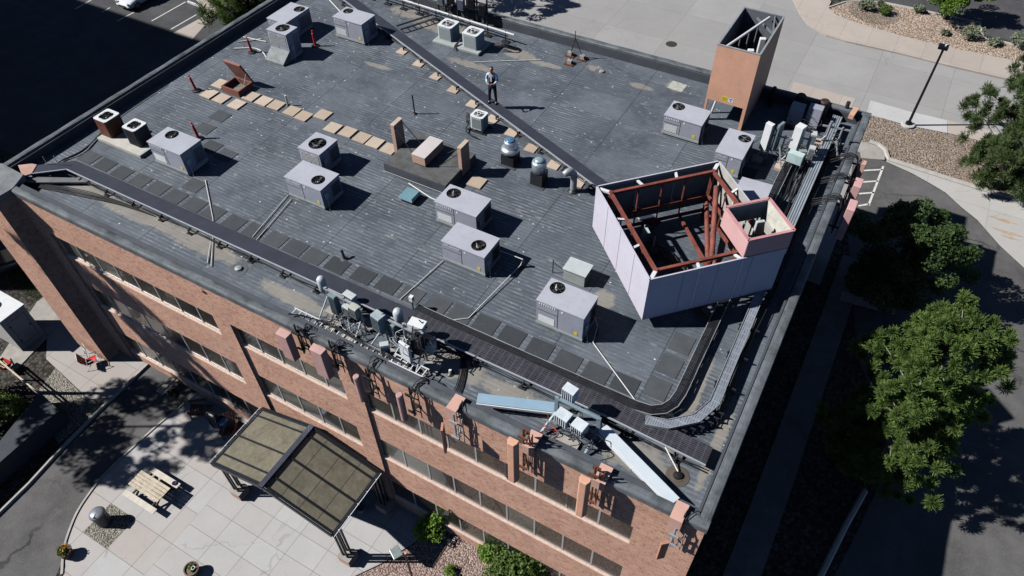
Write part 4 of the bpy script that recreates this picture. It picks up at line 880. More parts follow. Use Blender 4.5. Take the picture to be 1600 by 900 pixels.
# pink box
pk = thing('pink_screen_box', 'pink open-topped box riding on the right corner of the lavender screen', 'screen box', (-2.06, 9.57, E1))
P = [Vector((-2.05, 8.42)), Vector((-.9, 9.56)), Vector((-2.05, 10.71)), Vector((-3.2, 9.57))]
LNR = M('box_lining', (.60, .60, .52), .8, 0, .2, 3, dirt=.25)
for i in range(4):
    a, b = P[i], P[(i + 1) % 4]
    z0 = E1 + .02 if i in (1, 2) else (E1 - .28 if i == 0 else E1 - .05)
    wall_seg(a, b, z0, E1 + .78, .07, 1, 'box_wall', [PINK, LNR], pk, .012)
rim = MB()
for i in range(4): a, b = P[i], P[(i + 1) % 4]; rim.beam((*a, E1 + .79), (*b, E1 + .79), .1, .03)
rim.build('rim', M('pink_rim', (.55, .27, .28), .6), pk)
sm = MB(); a, b = P[0], P[1]; d = (b - a).normalized(); o_ = Vector((d.y, -d.x)) * .018
sm.beam((*(a + o_), E1 + .0), (*(b + o_), E1 + .0), .008, .02); sm.build('seam', MBL, pk)
an = thing('panel_antenna', 'small grey antennas standing inside the pink box', 'antenna', (-2.3, 9.5, E1 - .6))
MB().obox((-2.0, 9.75, E1 + .1), (.3, .12, .9), (0, 0, .7)).build('antenna_body', LGR, an, bevel=.02); MB().tube([(-2.45, 9.45, E1 - .6), (-2.45, 9.45, E1 + .5)], .04, 8).beam((-2.7, 9.3, E1 - .1), (-2.0, 9.7, E1 - .1), .06, .06).build('mount', GALV, an)
MB().obox((-1.7, 9.5, E1 - .3), (.35, .35, .25), (0, 0, .7)).build('base_box', WHM, an)
# flat grey panel behind the pink box
fp = thing('equipment_box', 'flat lavender-grey box top behind the pink box', 'equipment box', (-2.9, 13.0, D))
zl = D + .95; c0 = gp([(1160, 276), (1208, 289), (1190, 330), (1128, 330)], zl); m = MB().prism(c0, zl - .03, zl); m.build('lid', RTUT, fp)
MB().prism(gp([(1163, 279), (1205, 290.5), (1188, 328), (1134, 328)], zl), D + .1, zl - .03).build('casing', RTU, fp)

# ================================================================== ORANGE TOWER
tw = thing('screen_tower', 'tall orange open-topped box standing on legs at the back parapet', 'screen tower', (-5.7, 20.4, D))
TX0, TX1, TY0, TY1, TZ = -6.63, -4.8, 18.6, 22.25, 14.18
DKI = M('tower_lining', (.14, .15, .17), .7, 0, .2)
m = MB(); m.box(TX0, TX1, TY0, TY0 + .06, D + 1.12, TZ); m.build('front_panel', ORG, tw)
m = MB(); m.box(TX1 - .06, TX1, TY0 + .06, TY1, D + .03, TZ); m.box(TX1 - .14, TX1, TY0 - .001, TY0 + .1, D, D + 1.12); m.build('side_panel', ORG, tw)
m = MB(); m.box(TX0, TX0 + .06, TY0 + .06, TY1, D + 1.0, TZ); m.box(TX0, TX0 + .1, TY0, TY0 + .1, D, D + 1.12); m.build('side_panel', ORG, tw)
MB().box(TX0 + .06, TX1 - .06, TY1 - .06, TY1, D + 1.2, TZ).build('back_panel', ORG, tw)
m = MB(); m.box(TX0 + .062, TX0 + .08, TY0 + .08, TY1 - .08, D + 1.1, TZ - .01); m.box(TX1 - .08, TX1 - .062, TY0 + .08, TY1 - .08, D + 1.1, TZ - .01); m.box(TX0 + .08, TX1 - .08, TY1 - .08, TY1 - .062, D + 1.25, TZ - .01); m.box(TX0 + .08, TX1 - .08, TY0 + .062, TY0 + .08, D + 1.15, TZ - .01); m.build('lining', DKI, tw)
m = MB()
for (a, b, c_, d_) in [(TX0, TX1, TY0 - .01, TY0 + .07), (TX0, TX1, TY1 - .07, TY1 + .01), (TX0 - .01, TX0 + .07, TY0 + .07, TY1 - .07), (TX1 - .07, TX1 + .01, TY0 + .07, TY1 - .07)]: m.box(a, b, c_, d_, TZ, TZ + .03)
m.build('rim', GALV, tw)
m = MB(); m.tube([(TX0 + .3, TY0 + .15, TZ - .15), (TX1 - .6, TY1 - .2, TZ - .1)], .06, 10); m.build('crossbar', WHM, tw)
m = MB()
for f in (.15, .35, .55, .75): p = Vector((TX0 + .3, TY0 + .15)).lerp(Vector((TX1 - .6, TY1 - .2)), f); m.tube([(*p, TZ - .2), (*p, TZ - 2)], .035, 6)
m.beam((TX1 - .1, TY1 - 1.2, TZ - .3), (TX0 + .7, TY1 - .1, TZ - .3), .06, .08); m.beam((TX1 - .4, TY1 - .1, TZ - .05), (TX1 - .1, TY1 - 1.2, TZ - .5), .05, .06); m.build('strut', M('tower_strut', (.22, .24, .27), .5, .3), tw)
for i, (x, y, z) in enumerate([(-5.4, 19.6, TZ - .75), (-5.15, 20.3, TZ - .5)]):
    t = thing('panel_antenna', ['shorter front white antenna inside the orange tower', 'taller rear white antenna inside the orange tower'][i], 'antenna', (x, y, z)); MB().obox((x, y, z - .4), (.26, .2, 1.5), (0, 0, .4)).build('antenna_body', WHM, t, bevel=.03); MB().obox((x + .17, y + .12, z - .4), (.06, .12, 1.3), (0, 0, .4)).build('mount', MBL, t)
MB().box(-5.95, -5.68, TY0 - .006, TY0 - .001, D + 1.25, D + 1.47).build('warning_sticker', YEL, tw)
MB().box(-5.66, -5.43, TY0 - .006, TY0 - .001, D + 1.24, D + 1.45).build('notice_sticker', WST, tw)
m = MB().box(-5.62, -5.47, TY0 - .009, TY0 - .0065, D + 1.38, D + 1.42); m.beam((-5.58, TY0 - .008, D + 1.36), (-5.545, TY0 - .008, D + 1.28), .02, .003, 0, (0, 1, 0)); m.beam((-5.51, TY0 - .008, D + 1.36), (-5.545, TY0 - .008, D + 1.28), .02, .003, 0, (0, 1, 0)); m.build('notice_mark', M('blue_ink', (.08, .12, .35)), tw)
for a in range(3): MB().box(-5.91, -5.72, TY0 - .009, TY0 - .0065, D + 1.29 + a * .05, D + 1.305 + a * .05).build('warning_text', M('sticker_ink', (.08, .07, .02)), tw)
# pipework right of the tower
MB().tube([(-6.4, 19.3, D), (-6.3, 19.4, D + .8), (-6.1, 19.5, D + 1.3)], .05, 8).build('bent_pipe', WPVC); tag(bpy.data.objects['bent_pipe'], 'pale bent pipe under the orange tower', 'pipe')

# ------------------------------------------------------------------ radio racks
def radio(root, c, sz, rz, m=LGR, fins=True, name='radio'):
    x, y, z = c; o = MB().obox(c, sz, (0, 0, rz)).build(name, m, root, bevel=.012)
    if fins and m is not WHM:
        f = MB(); q = Euler((0, 0, rz)).to_matrix()
        for k in range(6):
            p = Vector(c) + q @ Vector((-sz[0] / 2 + sz[0] * (k + .5) / 6, -sz[1] / 2 - .012, 0)); f.obox(p, (.012, .024, sz[2] * .85), (0, 0, rz))
        f.build('heat_fin', m, o)
    return o
def spaghetti(root, c, n, s, r=.013, m=BLK, name='cable', down=True):
    cb = MB(); c = Vector(c)
    for k in range(n):
        p = [c + Vector((rnd.uniform(-s, s), rnd.uniform(-s * .6, s * .6), rnd.uniform(-.1, .5)))]
        for j in range(3): p.append(p[-1] + Vector((rnd.uniform(-.3, .3), rnd.uniform(-.25, .25), rnd.uniform(-.35, .2))))
        for v in p: v.z = max(v.z, D + .03)
        cb.tube(cat_rom(p, 4), r, 5)
    return cb.build(name, m, root)
# rack A
ra_ = thing('radio_rack', 'galvanised frame with radio boxes at the parapet above the two wide pink antennas', 'radio rack', (-13.4, 1.2, D))
m = MB(); zA = D + 1.25
m.beam((-14.2, 1.45, zA), (-12.45, 1.3, zA), .07, .07); m.beam((-14.2, 1.45, D + .75), (-12.45, 1.3, D + .75), .07, .07)
for x, y in [(-14.1, 1.45), (-12.55, 1.3), (-13.3, 1.38)]: m.tube([(x, y, D), (x, y, zA + .08)], .04, 8)
m.tube([(-14.1, 1.42, D + .9), (-14.15, .55, D + .03)], .03, 6); m.tube([(-12.6, 1.3, D + .7), (-12.5, .5, D + .03)], .03, 6); m.beam((-14.4, .55, D + .05), (-12.3, .5, D + .05), .07, .07); m.build('frame', GALV, ra_)
t_ = MB().lathe((-14.35, 1.55, D + .95), [(.12, 0), (.15, .05), (.15, .55), (.1, .64), (0, .66)], 16); t_.build('radome', LGR, ra_, smooth=True)
radio(ra_, (-13.75, 1.35, D + .75), (.32, .2, 1.0), -.1, M('slate_radio', (.20, .26, .28), .5)); radio(ra_, (-13.15, 1.55, D + 1.28), (.45, .25, .22), -.1, LGR); radio(ra_, (-13.15, 1.3, D + .8), (.3, .2, .5), -.1, LGR); radio(ra_, (-12.75, 1.25, D + 1.05), (.34, .26, .5), -.1, M('khaki_radio', (.45, .47, .42), .5))
spaghetti(ra_, (-13.4, 1.1, D + .35), 18, .42, .011)
spaghetti(ra_, (-12.7, 1.1, D + .5), 4, .4, .012, LGR, 'pale_cable')
bsl = MB()
for x, y in [(-13.7, .95), (-12.9, .8), (-12.6, 1.6), (-14.1, 1.5)]: bsl.box(x - .25, x + .25, y - .2, y + .2, D, D + .1)
bsl.each('ballast_block', CONC, ra_)
# rack B
rb_ = thing('radio_rack', 'crowded cluster of radio boxes and cables beside the slotted walkway', 'radio rack', (-10.8, 1.4, D))
m = MB(); zB = D + 1.45
m.beam((-11.8, 1.3, zB - .1), (-9.9, 1.25, zB - .1), .07, .07); m.beam((-11.8, 1.3, D + .7), (-9.9, 1.25, D + .7), .07, .07)
for x, y in [(-11.6, 1.3), (-10.75, 1.28), (-10.0, 1.25)]: m.tube([(x, y, D), (x, y, zB + .1)], .045, 8)
m.tube([(-11.6, 1.3, D + .9), (-12.0, .6, D + .03)], .035, 6); m.tube([(-10.75, 1.28, D + .9), (-11.0, .5, D + .03)], .035, 6); m.tube([(-10.0, 1.2, D + .9), (-9.9, .3, D + .03)], .035, 6); m.build('frame', GALV, rb_)
MB().lathe((-11.15, 1.55, D + 1.1), [(.13, 0), (.16, .05), (.16, .5), (.12, .6), (0, .63)], 16).build('radome', LGR, rb_, smooth=True)
radio(rb_, (-11.7, 1.2, D + 1.15), (.4, .32, .75), -.2, M('teal_grey_radio', (.36, .44, .45), .5)); radio(rb_, (-11.25, 1.3, D + .8), (.3, .2, .9), -.1, M('slate_radio')); radio(rb_, (-10.35, 1.5, D + 1.45), (.55, .35, .3), .1, WHM); radio(rb_, (-10.1, 1.1, D + 1.1), (.3, .35, .8), .1, MBL)
radio(rb_, (-10.35, .72, D + .95), (.42, .1, .85), -.15, WHM, False, 'white_panel'); radio(rb_, (-9.75, 1.3, D + .95), (.25, .3, .35), .2, LGR); radio(rb_, (-11.3, .8, D + .35), (.3, .2, .7), .7, LGR)
spaghetti(rb_, (-10.5, 1.3, D + .9), 24, .42, .011); spaghetti(rb_, (-10.7, 1.1, D + .9), 8, .4, .012, LGR, 'pale_cable'); spaghetti(rb_, (-10.2, 1.3, D + 1.3), 10, .45, .02, MBL)
bsl = MB()
for x, y in [(-11.4, .9), (-10.5, .55), (-9.7, 1.1)]: bsl.box(x - .28, x + .28, y - .2, y + .2, D, D + .1)
bsl.each('ballast_block', CONC, rb_)
ps = thing('gps_antenna', 'little white box on a stub mast on the far side of the slotted walkway', 'antenna', tuple(at(646, 484, D))); p = at(646, 484, D); MB().tube([p, (p.x, p.y, D + .55)], .025, 6).build('mast', MBL, ps); MB().box(p.x - .07, p.x + .07, p.y - .07, p.y + .07, D + .5, D + .72).build('antenna_body', WHM, ps)
# aluminium cable ladders along the parapet
def ladder(x0, x1, y, z, label, tilt=0.):
    t = thing('cable_ladder', label, 'cable ladder', ((x0 + x1) / 2, y, z)); m = MB(); dy = tilt
    m.beam((x0, y - .17, z), (x1, y - .17 + dy, z), .03, .06); m.beam((x0, y + .17, z), (x1, y + .17 + dy, z), .03, .06)
    m.each('rail', WHM, t); m = MB(); n = int((x1 - x0) / .26)
    for k in range(n + 1): f = (k + .3) / (n + .6); x = x0 + (x1 - x0) * f; yy = y + dy * f; m.beam((x, yy - .16, z), (x, yy + .16, z), .03, .025)
    m.each('rung', WHM, t)
ladder(-15.2, -13.1, .62, D + .30, 'left aluminium cable ladder lying along the front parapet')
ladder(-12.95, -10.3, .52, D + .36, 'middle aluminium cable ladder lying along the front parapet under the radio clusters')
ladder(-10.9, -9.55, .62, D + .42, 'short right aluminium cable ladder overlapping the middle one')
cb = MB()
for k in range(4): cb.tube(cat_rom([(-15.0, .3 + .02 * k, TOPZ + .05), (-14.6 + .1 * k, .6, D + .45), (-13.6, .7 + .03 * k, D + .4 + .02 * k), (-12.6, .62 + .02 * k, D + .45), (-11.4, .55 + .04 * k, D + .45 + .01 * k), (-10.2, .55, D + .5)], 5), .013, 5)
for k in range(5): cb.tube(cat_rom([(-9.6 + .05 * k, .35, TOPZ + .02), (-9.2, .7, D + .15), (-8.6 + .06 * k, .7 - .03 * k, D + .05), (-9.0 + .05 * k, 1.8, D + .05), (-9.6, 2.2, D + .1)], 5), .018, 5)
tag(cb.build('cable_bundle', BLK), 'black feeder cables running along the aluminium ladders at the front parapet', 'cables')
# rack C with three boxes
rc = thing('radio_rack', 'blue-grey frame with white-capped radio boxes between the two long cover planks', 'radio rack', (-4.7, 1.3, D))
m = MB(); m.beam((-5.25, 1.35, D + 1.2), (-3.85, 1.3, D + 1.2), .1, .06); m.beam((-5.25, 1.35, D + .35), (-3.85, 1.3, D + .35), .1, .06)
for x, y in [(-5.25, 1.35), (-3.85, 1.3)]: m.beam((x, y, D), (x, y, D + 1.25), .12, .08)
m.beam((-5.25, 1.3, D + .5), (-5.45, .45, D + .05), .06, .06); m.beam((-3.85, 1.25, D + .5), (-3.95, .5, D + .05), .06, .06); m.beam((-5.5, .45, D + .05), (-3.8, .5, D + .05), .06, .06); m.build('frame', M('blue_grey_steel', (.24, .33, .38), .5, .2), rc)
for c_, s_ in [((-4.95, 1.6, D + 1.35), (.42, .3, .5)), ((-4.85, 1.0, D + .9), (.46, .35, .42)), ((-4.3, .95, D + .85), (.42, .36, .42))]:
    o = radio(rc, c_, s_, -.15, M('white_blue_cap', (.62, .68, .72), .4), True); 
spaghetti(rc, (-4.5, 1.0, D + .4), 16, .5, .014); spaghetti(rc, (-5.1, .8, D + .4), 8, .3, .014, M('red_cable', (.25, .06, .05), .5), 'red_cable')
MB().box(-4.9, -4.2, .55, .95, D, D + .1).build('ballast_block', CONC, rc)
def plank(name, label, p, q, wd, z, m, m2):
    p = Vector((*p, z)); q = Vector((*q, z)); t = thing(name, label, 'cable cover', tuple(p)); MB().beam(p, q, wd, .05).build('cover', m, t, bevel=.01)
    d = (q - p).normalized(); s = Vector((d.y, -d.x, 0)) * (wd / 2 + .02) * m2; MB().beam(p + s + Vector((0, 0, -.05)), q + s + Vector((0, 0, -.05)), .03, .1).build('edge_rail', WHM, t)
    e = MB()
    for f in (.1, .5, .9): r_ = p.lerp(q, f); e.beam((r_.x, r_.y, D), (r_.x, r_.y, z - .02), .05, .05); e.beam(r_ + s * 1.1 - Vector((0, 0, .1)), r_ - s * 1.1 - Vector((0, 0, .1)), .04, .04)
    e.build('support_leg', MBL, t)
plank('cable_cover', 'pale blue plank-like cable cover left of the white-capped radios', (-7.62, .6), (-5.3, 1.48), .36, D + .45, M('pale_blue_sheet', (.30, .44, .56), .35, .1, .06), 1)
plank('cable_cover', 'bright white plank-like cable cover pointing to the front right corner', (-3.78, 1.5), (-1.02, .32), .38, D + .45, M('bright_white_sheet', (.66, .73, .78), .3, .1, .04), 1)

# ------------------------------------------------------------------ facade antennas (front)
def feeders(root, x, y, z0, z1, n=4):
    cb = MB()
    for k in range(n):
        a, b = x + rnd.uniform(-.12, .3), x + rnd.uniform(-.08, .22); cb.tube(cat_rom([(a + rnd.uniform(-.2, .2), .45, D + .2), (a, .3, TOPZ + .03), (b, y + .3, TOPZ + .0 + rnd.uniform(0, .08)), (x + rnd.uniform(-.05, .2), y + .2, z1 - .15), (x + rnd.uniform(-.1, .15), y + .18, (z0 + z1) / 2), (x + .05, y + .15, z0 + .1)], 4), .013, 5)
    cb.build('cable', BLK, root)
def wmount(root, x, y, z0, z1, m=MBL):
    b = MB(); b.tube([(x, y + .22, z0 - .05), (x, y + .22, z1 + .15)], .035, 8)
    for z in (z0 + .25, z1 - .25): b.beam((x, y + .22, z), (x, -.0, z), .07, .06); b.beam((x - .15, y + .15, z), (x + .15, y + .15, z), .05, .09); b.box(x - .12, x + .12, -.03, .0, z - .1, z + .1)
    for k in range(2): z = z0 + (z1 - z0) * (k + .5) / 2; b.beam((x + .02, y + .2, z), (x + .3, y + .24, z - .05), .03, .03)
    b.tube([(x + .28, y + .25, z0), (x + .28, y + .25, z1)], .02, 6)
    b.build('wall_bracket', m, root)
for i, (x, w_, z0, z1) in enumerate([(-14.38, .50, 10.0, 11.36), (-12.92, .54, 9.95, 11.42)]):
    t = thing('panel_antenna', ['left of the two wide pink box antennas hung outside the front parapet', 'right of the two wide pink box antennas hung outside the front parapet'][i], 'antenna', (x, -.75, z0), 'pink antennas hung on the front facade')
    m = MB(); m.add([(x - w_ / 2, -.66, z0), (x + w_ / 2 - .05, -.66, z0), (x + w_ / 2, -.4, z0), (x - w_ / 2, -.4, z0), (x - w_ / 2, -.66, z1 - .06), (x + w_ / 2 - .05, -.66, z1 - .06), (x + w_ / 2, -.4, z1), (x - w_ / 2, -.4, z1)], [(0, 3, 2, 1), (4, 5, 6, 7), (0, 1, 5, 4), (1, 2, 6, 5), (2, 3, 7, 6), (3, 0, 4, 7)])
    m.build('antenna_body', PINKA, t, bevel=.02); wmount(t, x + .2, -.4, z0, z1); feeders(t, x + .25, -.35, z0, z1, 5)
for i, (x, z0, z1) in enumerate([(-11.5, 9.45, 10.85), (-9.78, 9.6, 11.05)]):
    t = thing('panel_antenna', ['slim pink tube antenna beside the brick pier, left of its twin', 'slim pink tube antenna right of the brick pier, second of the pair'][i], 'antenna', (x, -.5, z0), 'pink antennas hung on the front facade')
    MB().lathe((x, -.52, z0), [(.09, 0), (.115, .03), (.115, z1 - z0 - .04), (.09, z1 - z0)], 14).build('antenna_body', PINKA, t, smooth=False); wmount(t, x + .18, -.45, z0, z1); feeders(t, x + .2, -.4, z0, z1, 5)
BRP = M('brick_coloured_metal', (.50, .24, .16), .65, 0, .15)
def saddle(px, py, label):
    a = at(px, py, TOPZ + .08); return a
for i, (x, z0, z1, rot, lab) in enumerate([(-8.1, 9.35, 10.75, -.7, 'thin brick-red panel antenna turned edge-on on the front wall'), (-.85, 9.45, 10.5, .5, 'thin brick-red panel antenna at the right end of the front wall')]):
    t = thing('panel_antenna', lab, 'antenna', (x, -.6, z0))
    MB().obox((x, -.7, (z0 + z1) / 2), (.3 - .06 * i, .08, z1 - z0), (0, 0, rot - .4 + .6 * i)).build('antenna_body', BRP, t, bevel=.01)
    wmount(t, x + .12, -.45, z0, z1, GALV)
    MB().prism([(x - .14, -.2), (x + .22, -.2), (x + .22, .34), (x - .14, .34)], TOPZ + .02, TOPZ + .08).build('saddle', M('faded_pink_metal', (.60, .37, .30), .7, 0, .1), t); MB().box(x - .14, x + .22, -.24, -.2, TOPZ - .5, TOPZ + .08).build('saddle', M('faded_pink_metal'), t); feeders(t, x + .2, -.4, z0, z1, 2)
for i, (x, z0, z1, lab) in enumerate([(-5.68, 9.5, 11.75, 'left of the two tall orange antennas on the front wall'), (-3.4, 9.5, 11.6, 'right of the two tall orange antennas on the front wall')]):
    t = thing('panel_antenna', lab, 'antenna', (x, -.6, z0), 'tall orange antennas on the front wall')
    m = MB().prism([(x - .16, -.62), (x - .1, -.74), (x + .1, -.74), (x + .16, -.62), (x + .16, -.5), (x - .16, -.5)], z0, z1); m.build('antenna_body', ORG, t, bevel=.015)
    wmount(t, x + .12, -.4, z0, z1, BRWN); feeders(t, x + .25, -.35, z0, z1, 5)
    MB().box(x + .1, x + .48, -.2, .36, TOPZ + .02, TOPZ + .08).box(x + .1, x + .48, -.24, -.2, TOPZ - .35, TOPZ + .08).build('saddle', M('faded_pink_metal'), t)

# ------------------------------------------------------------------ right parapet antennas
for i, (px, py, h_) in enumerate([(1349, 252, 1.3), (1342, 285, 1.35), (1335, 322, 1.6)]):
    x, y, z1 = [(.3, 18.3, 10.9), (.42, 16.8, 10.95), (.5, 15.3, 10.95)][i]; z0 = z1 - h_
    t = thing('panel_antenna', ['narrow pale pink antenna farthest up the right parapet', 'middle pink box antenna outside the right parapet', 'lowest and widest pink box antenna outside the right parapet'][i], 'antenna', (x, y, z0))
    s_ = [.14, .3, .34][i]; MB().box(x - .04, x + .26, y - s_, y + s_, z0, z1).build('antenna_body', [M('faded_pink_metal'), PINK, PINK][i], t, bevel=.02)
    b = MB(); b.tube([(.3, y, z0), (.3, y, z1 + .1)], .035, 6)
    for z in (z0 + .3, z1 - .2): b.beam((0, y, z), (.55, y, z), .06, .06)
    b.build('wall_bracket', MBL, t)
    cb = MB()
    for k in range(6): cb.tube(cat_rom([(-1.1, y - .6 + .1 * k, D + .2), (-.7, y - .5 + .09 * k, D + .25 + rnd.uniform(0, .15)), (-.2, y - .3 + .08 * k, TOPZ + .08 + rnd.uniform(0, .06)), (.18, y - .2 + .05 * k, TOPZ + rnd.uniform(-.1, .1)), (.3 + rnd.uniform(-.1, .1), y - .3 + .07 * k, z0 + .5), (.3, y - .1 + .03 * k, z0)], 4), .02, 5)
    cb.build('cable', BLK, t)
p = at(1334, 175, TOPZ + .1); t = thing('parapet_box', 'small salmon metal box on the back parapet near the far right corner', 'box', tuple(p)); MB().obox((p.x, p.y - .1, TOPZ + .1), (.22, .7, .2), (0, 0, -.1)).build('casing', M('salmon_metal', (.62, .36, .26), .6), t)
MB().lathe((p.x - .35, p.y + .35, TOPZ), [(.09, 0), (.09, .3), (0, .32)], 10).build('cap', MBL, t)
# cylinders and dark radios in the tower's shade along the back parapet
for i, (px, py, r_) in enumerate([(1211, 136, .1), (1253, 148, .22), (1290, 157, .22)]):
    p = at(px, py, TOPZ + .5); t = thing('round_antenna', ['thin dark canister on the back parapet just right of the orange tower', 'left of two stout dark brown canisters on the back parapet', 'right of two stout dark brown canisters on the back parapet'][i], 'canister', (p.x, p.y, TOPZ - .3))
    MB().lathe((p.x, p.y, TOPZ - .5), [(r_, 0), (r_, .95), (r_ * .8, 1.0), (0, 1.0)], 16).build('canister', M('dark_brown_canister', (.05, .03, .025), .6), t); MB().tube([(p.x, p.y, D + .1), (p.x, p.y, TOPZ - .5)], .04, 6).build('mast', MBL, t)  # canister brown is mixed darker to paint in the shade
for i, (px, py, s) in enumerate([(1245, 175, (.6, .5, .9)), (1272, 180, (.6, .4, 1.0))]):
    p = at(px, py, D + .7); t = thing('radio_cabinet', ['left dark radio cabinet in the shade behind the tower', 'right dark radio cabinet in the shade behind the tower'][i], 'cabinet', (p.x, p.y, D)); MB().box(p.x - s[0] / 2, p.x + s[0] / 2, p.y - s[1] / 2, p.y + s[1] / 2, D + .15, D + .15 + s[2]).build('casing', RTU, t, bevel=.02); MB().box(p.x - .35, p.x + .35, p.y - .3, p.y + .3, D, D + .15).build('stand', MBL, t); spaghetti(t, (p.x, p.y - .3, D + .3), 6, .4)
# equipment clusters lit beyond the lavender screen
def cluster(px, py, label, parts, n=10, s=.45):
    p = at(px, py, D); t = thing('radio_cluster', label, 'radio rack', (p.x, p.y, D)); m = MB().tube([(p.x, p.y, D), (p.x, p.y, D + 1.5)], .05, 8).tube([(p.x + .5, p.y + .1, D), (p.x + .5, p.y + .1, D + 1.3)], .04, 8)
    m.beam((p.x - .3, p.y, D + 1.2), (p.x + .8, p.y + .15, D + 1.2), .06, .06); m.beam((p.x - .3, p.y, D + .5), (p.x + .8, p.y + .15, D + .5), .06, .06); m.beam((p.x - .5, p.y - .4, D + .03), (p.x, p.y, D + .8), .05, .05); m.beam((p.x + .8, p.y - .5, D + .03), (p.x + .4, p.y, D + .8), .05, .05); m.build('frame', GALV, t)
    for (dx, dy, dz, sz, rz, mm) in parts: radio(t, (p.x + dx, p.y + dy, D + dz), sz, rz, mm)
    MB().box(p.x - .5, p.x - .05, p.y - .5, p.y - .1, D, D + .12).box(p.x + .5, p.x + .95, p.y - .55, p.y - .2, D, D + .12).each('ballast_block', TAN, t)
    spaghetti(t, (p.x + .2, p.y - .1, D + .5), n, s); return t
cluster(1196, 248, 'tilted white antenna on a frame between the back air unit and the teal box', [(-.2, -.1, 1.15, (.32, .2, 1.3), -.3, WHM), (.2, .1, 1.15, (.12, .4, 1.3), -.3, M('slate_radio'))], 6)
cluster(1238, 252, 'cluster with a big white canister above the teal box', [(-.1, -.1, 1.3, (.35, .35, 1.1), -.3, WHM), (.45, .1, 1.2, (.25, .3, .7), .2, LGR), (.6, -.2, .8, (.25, .25, .6), .1, LGR), (.3, -.25, .6, (.3, .2, .5), .5, GALV)], 26, .6)
cluster(1283, 235, 'dark thin-pole radio frame left of the ribbed tray', [(-.3, -.2, .5, (.5, .4, .1), .1, TAN)], 6, .4)
p = at(1244, 262, D); t = thing('junction_cabinet', 'pale teal square equipment box above the ladder tray end', 'box', (p.x, p.y, D)); c_ = at(1244, 243, D + .9); MB().obox((c_.x, c_.y, D + .8), (.62, .3, .45), (0, 0, -.1)).build('casing', M('pale_teal', (.50, .64, .63), .45), t, bevel=.01); MB().tube([(c_.x, c_.y + .1, D), (c_.x, c_.y + .1, D + .6)], .05, 6).build('post', MBL, t)
lay([(-3.6, 15.9), (-3.1, 14.6), (-2.95, 13.6)], .6, .7, .018, PADM, 'rubber_pad', lambda i, x, y: 'dark pad in the strip between the back air unit and the ladder tray', 'dark pads beside the back air unit')
# back parapet pipes near the two white condensers
bp = thing('pipe_rack', 'long pale horizontal pipe and dark uprights along the back parapet', 'pipe rack', (-22, 20.8, D))
MB().tube([(-27.5, 20.9, D + .55), (-17.3, 20.3, D + .55)], .05, 8).tube([(-27.5, 21.1, D + .3), (-17.8, 20.5, D + .25)], .03, 6).build('pipe', WPVC, bp)
m = MB()
for k in range(9): x = -26.8 + k * 1.12; y = 20.85 - k * .065; m.beam((x, y, D), (x, y, D + .6), .05, .05); m.box(x - .2, x + .2, y - .12, y + .12, D, D + .06)
for k in range(6): x = -22.6 + k * .62; m.tube([(x, 21.3, D), (x, 21.3, D + 1.7)], .05, 6)
m.beam((-22.8, 21.3, D + 1.2), (-19.3, 21.3, D + 1.2), .06, .06); m.each('upright', MBL, bp)
for k in range(5): radio(bp, (-22.3 + k * .65, 21.15, D + .95 + .2 * (k % 2)), (.35, .22, .6), 0, [LGR, MBL, RTU, MBL, MBL][k])
spaghetti(bp, (-21.5, 20.9, D + .5), 20, 1.2); spaghetti(bp, (-23.5, 20.6, D + .3), 16, 1.0); 
xt = thing('cross_tray', 'short dark cable tray branching from the diagonal walkway to the back parapet', 'cable tray', (-23, 19, D))
m = MB(); m.beam((-23.6, 18.7, D + .22), (-22.6, 20.6, D + .22), .05, .1); m.beam((-23.2, 18.5, D + .22), (-22.2, 20.4, D + .22), .05, .1); m.each('side_rail', M('dark_rail'), xt); m = MB()
for k in range(7): f = k / 6; m.beam((-23.6 + f, 18.7 + 1.9 * f, D + .2), (-23.2 + f, 18.5 + 1.9 * f, D + .2), .03, .03)
m.each('rung', M('dark_rail'), xt)
rl = MB()
for k in range(5): rl.tube(cat_rom([(-17.9, 19.2 + .08 * k, D + .35), (-17.4, 19.4, D + .3 + .05 * k), (-16.8, 19.75 + .05 * k, D + .1), (-17.4, 20.2, D + .08)], 4), .02, 5)
for k in range(4): rl.tube(cat_rom([(-19.75 + .05 * k, 19.3, D + .7), (-19.7, 19.0, D + .4), (-19.8 + .04 * k, 18.5, D + .2), (-19.7, 18.3, D + .05)], 4), .02, 5)
tag(rl.build('refrigerant_lines', MBL), 'dark refrigerant lines around the two white condensers', 'pipes')

# ================================================================== PERSON
def skin(name, nodes, edges, m, parent, sub=1, root=0):
    me = bpy.data.meshes.new(name); me.from_pydata([n[0] for n in nodes], edges, []); o = bpy.data.objects.new(name, me); COL.objects.link(o)
    sk = o.modifiers.new('skin', 'SKIN'); 
    if not me.skin_vertices: 
        bpy.context.view_layer.objects.active = o
    lay_ = me.skin_vertices[0].data if me.skin_vertices else None
    for i, n in enumerate(nodes):
        r = n[1] if isinstance(n[1], tuple) else (n[1], n[1]); lay_[i].radius = r; lay_[i].use_root = (i == root)
    ss = o.modifiers.new('sub', 'SUBSURF'); ss.levels = sub; ss.render_levels = sub
    dg = bpy.context.evaluated_depsgraph_get(); me2 = bpy.data.meshes.new_from_object(o.evaluated_get(dg)); bpy.data.objects.remove(o)
    me2.materials.clear(); me2.materials.append(m); me2.polygons.foreach_set('use_smooth', [True] * len(me2.polygons))
    o = bpy.data.objects.new(name, me2); COL.objects.link(o); o.parent = parent; return o
man = thing('person', 'man in blue shirt and dark vest standing on the diagonal walkway holding a controller', 'person', (-15.43, 14.9, D + .27))
man.rotation_euler = (0, 0, R(12)); man.scale = (1.05, 1.05, 1.05)
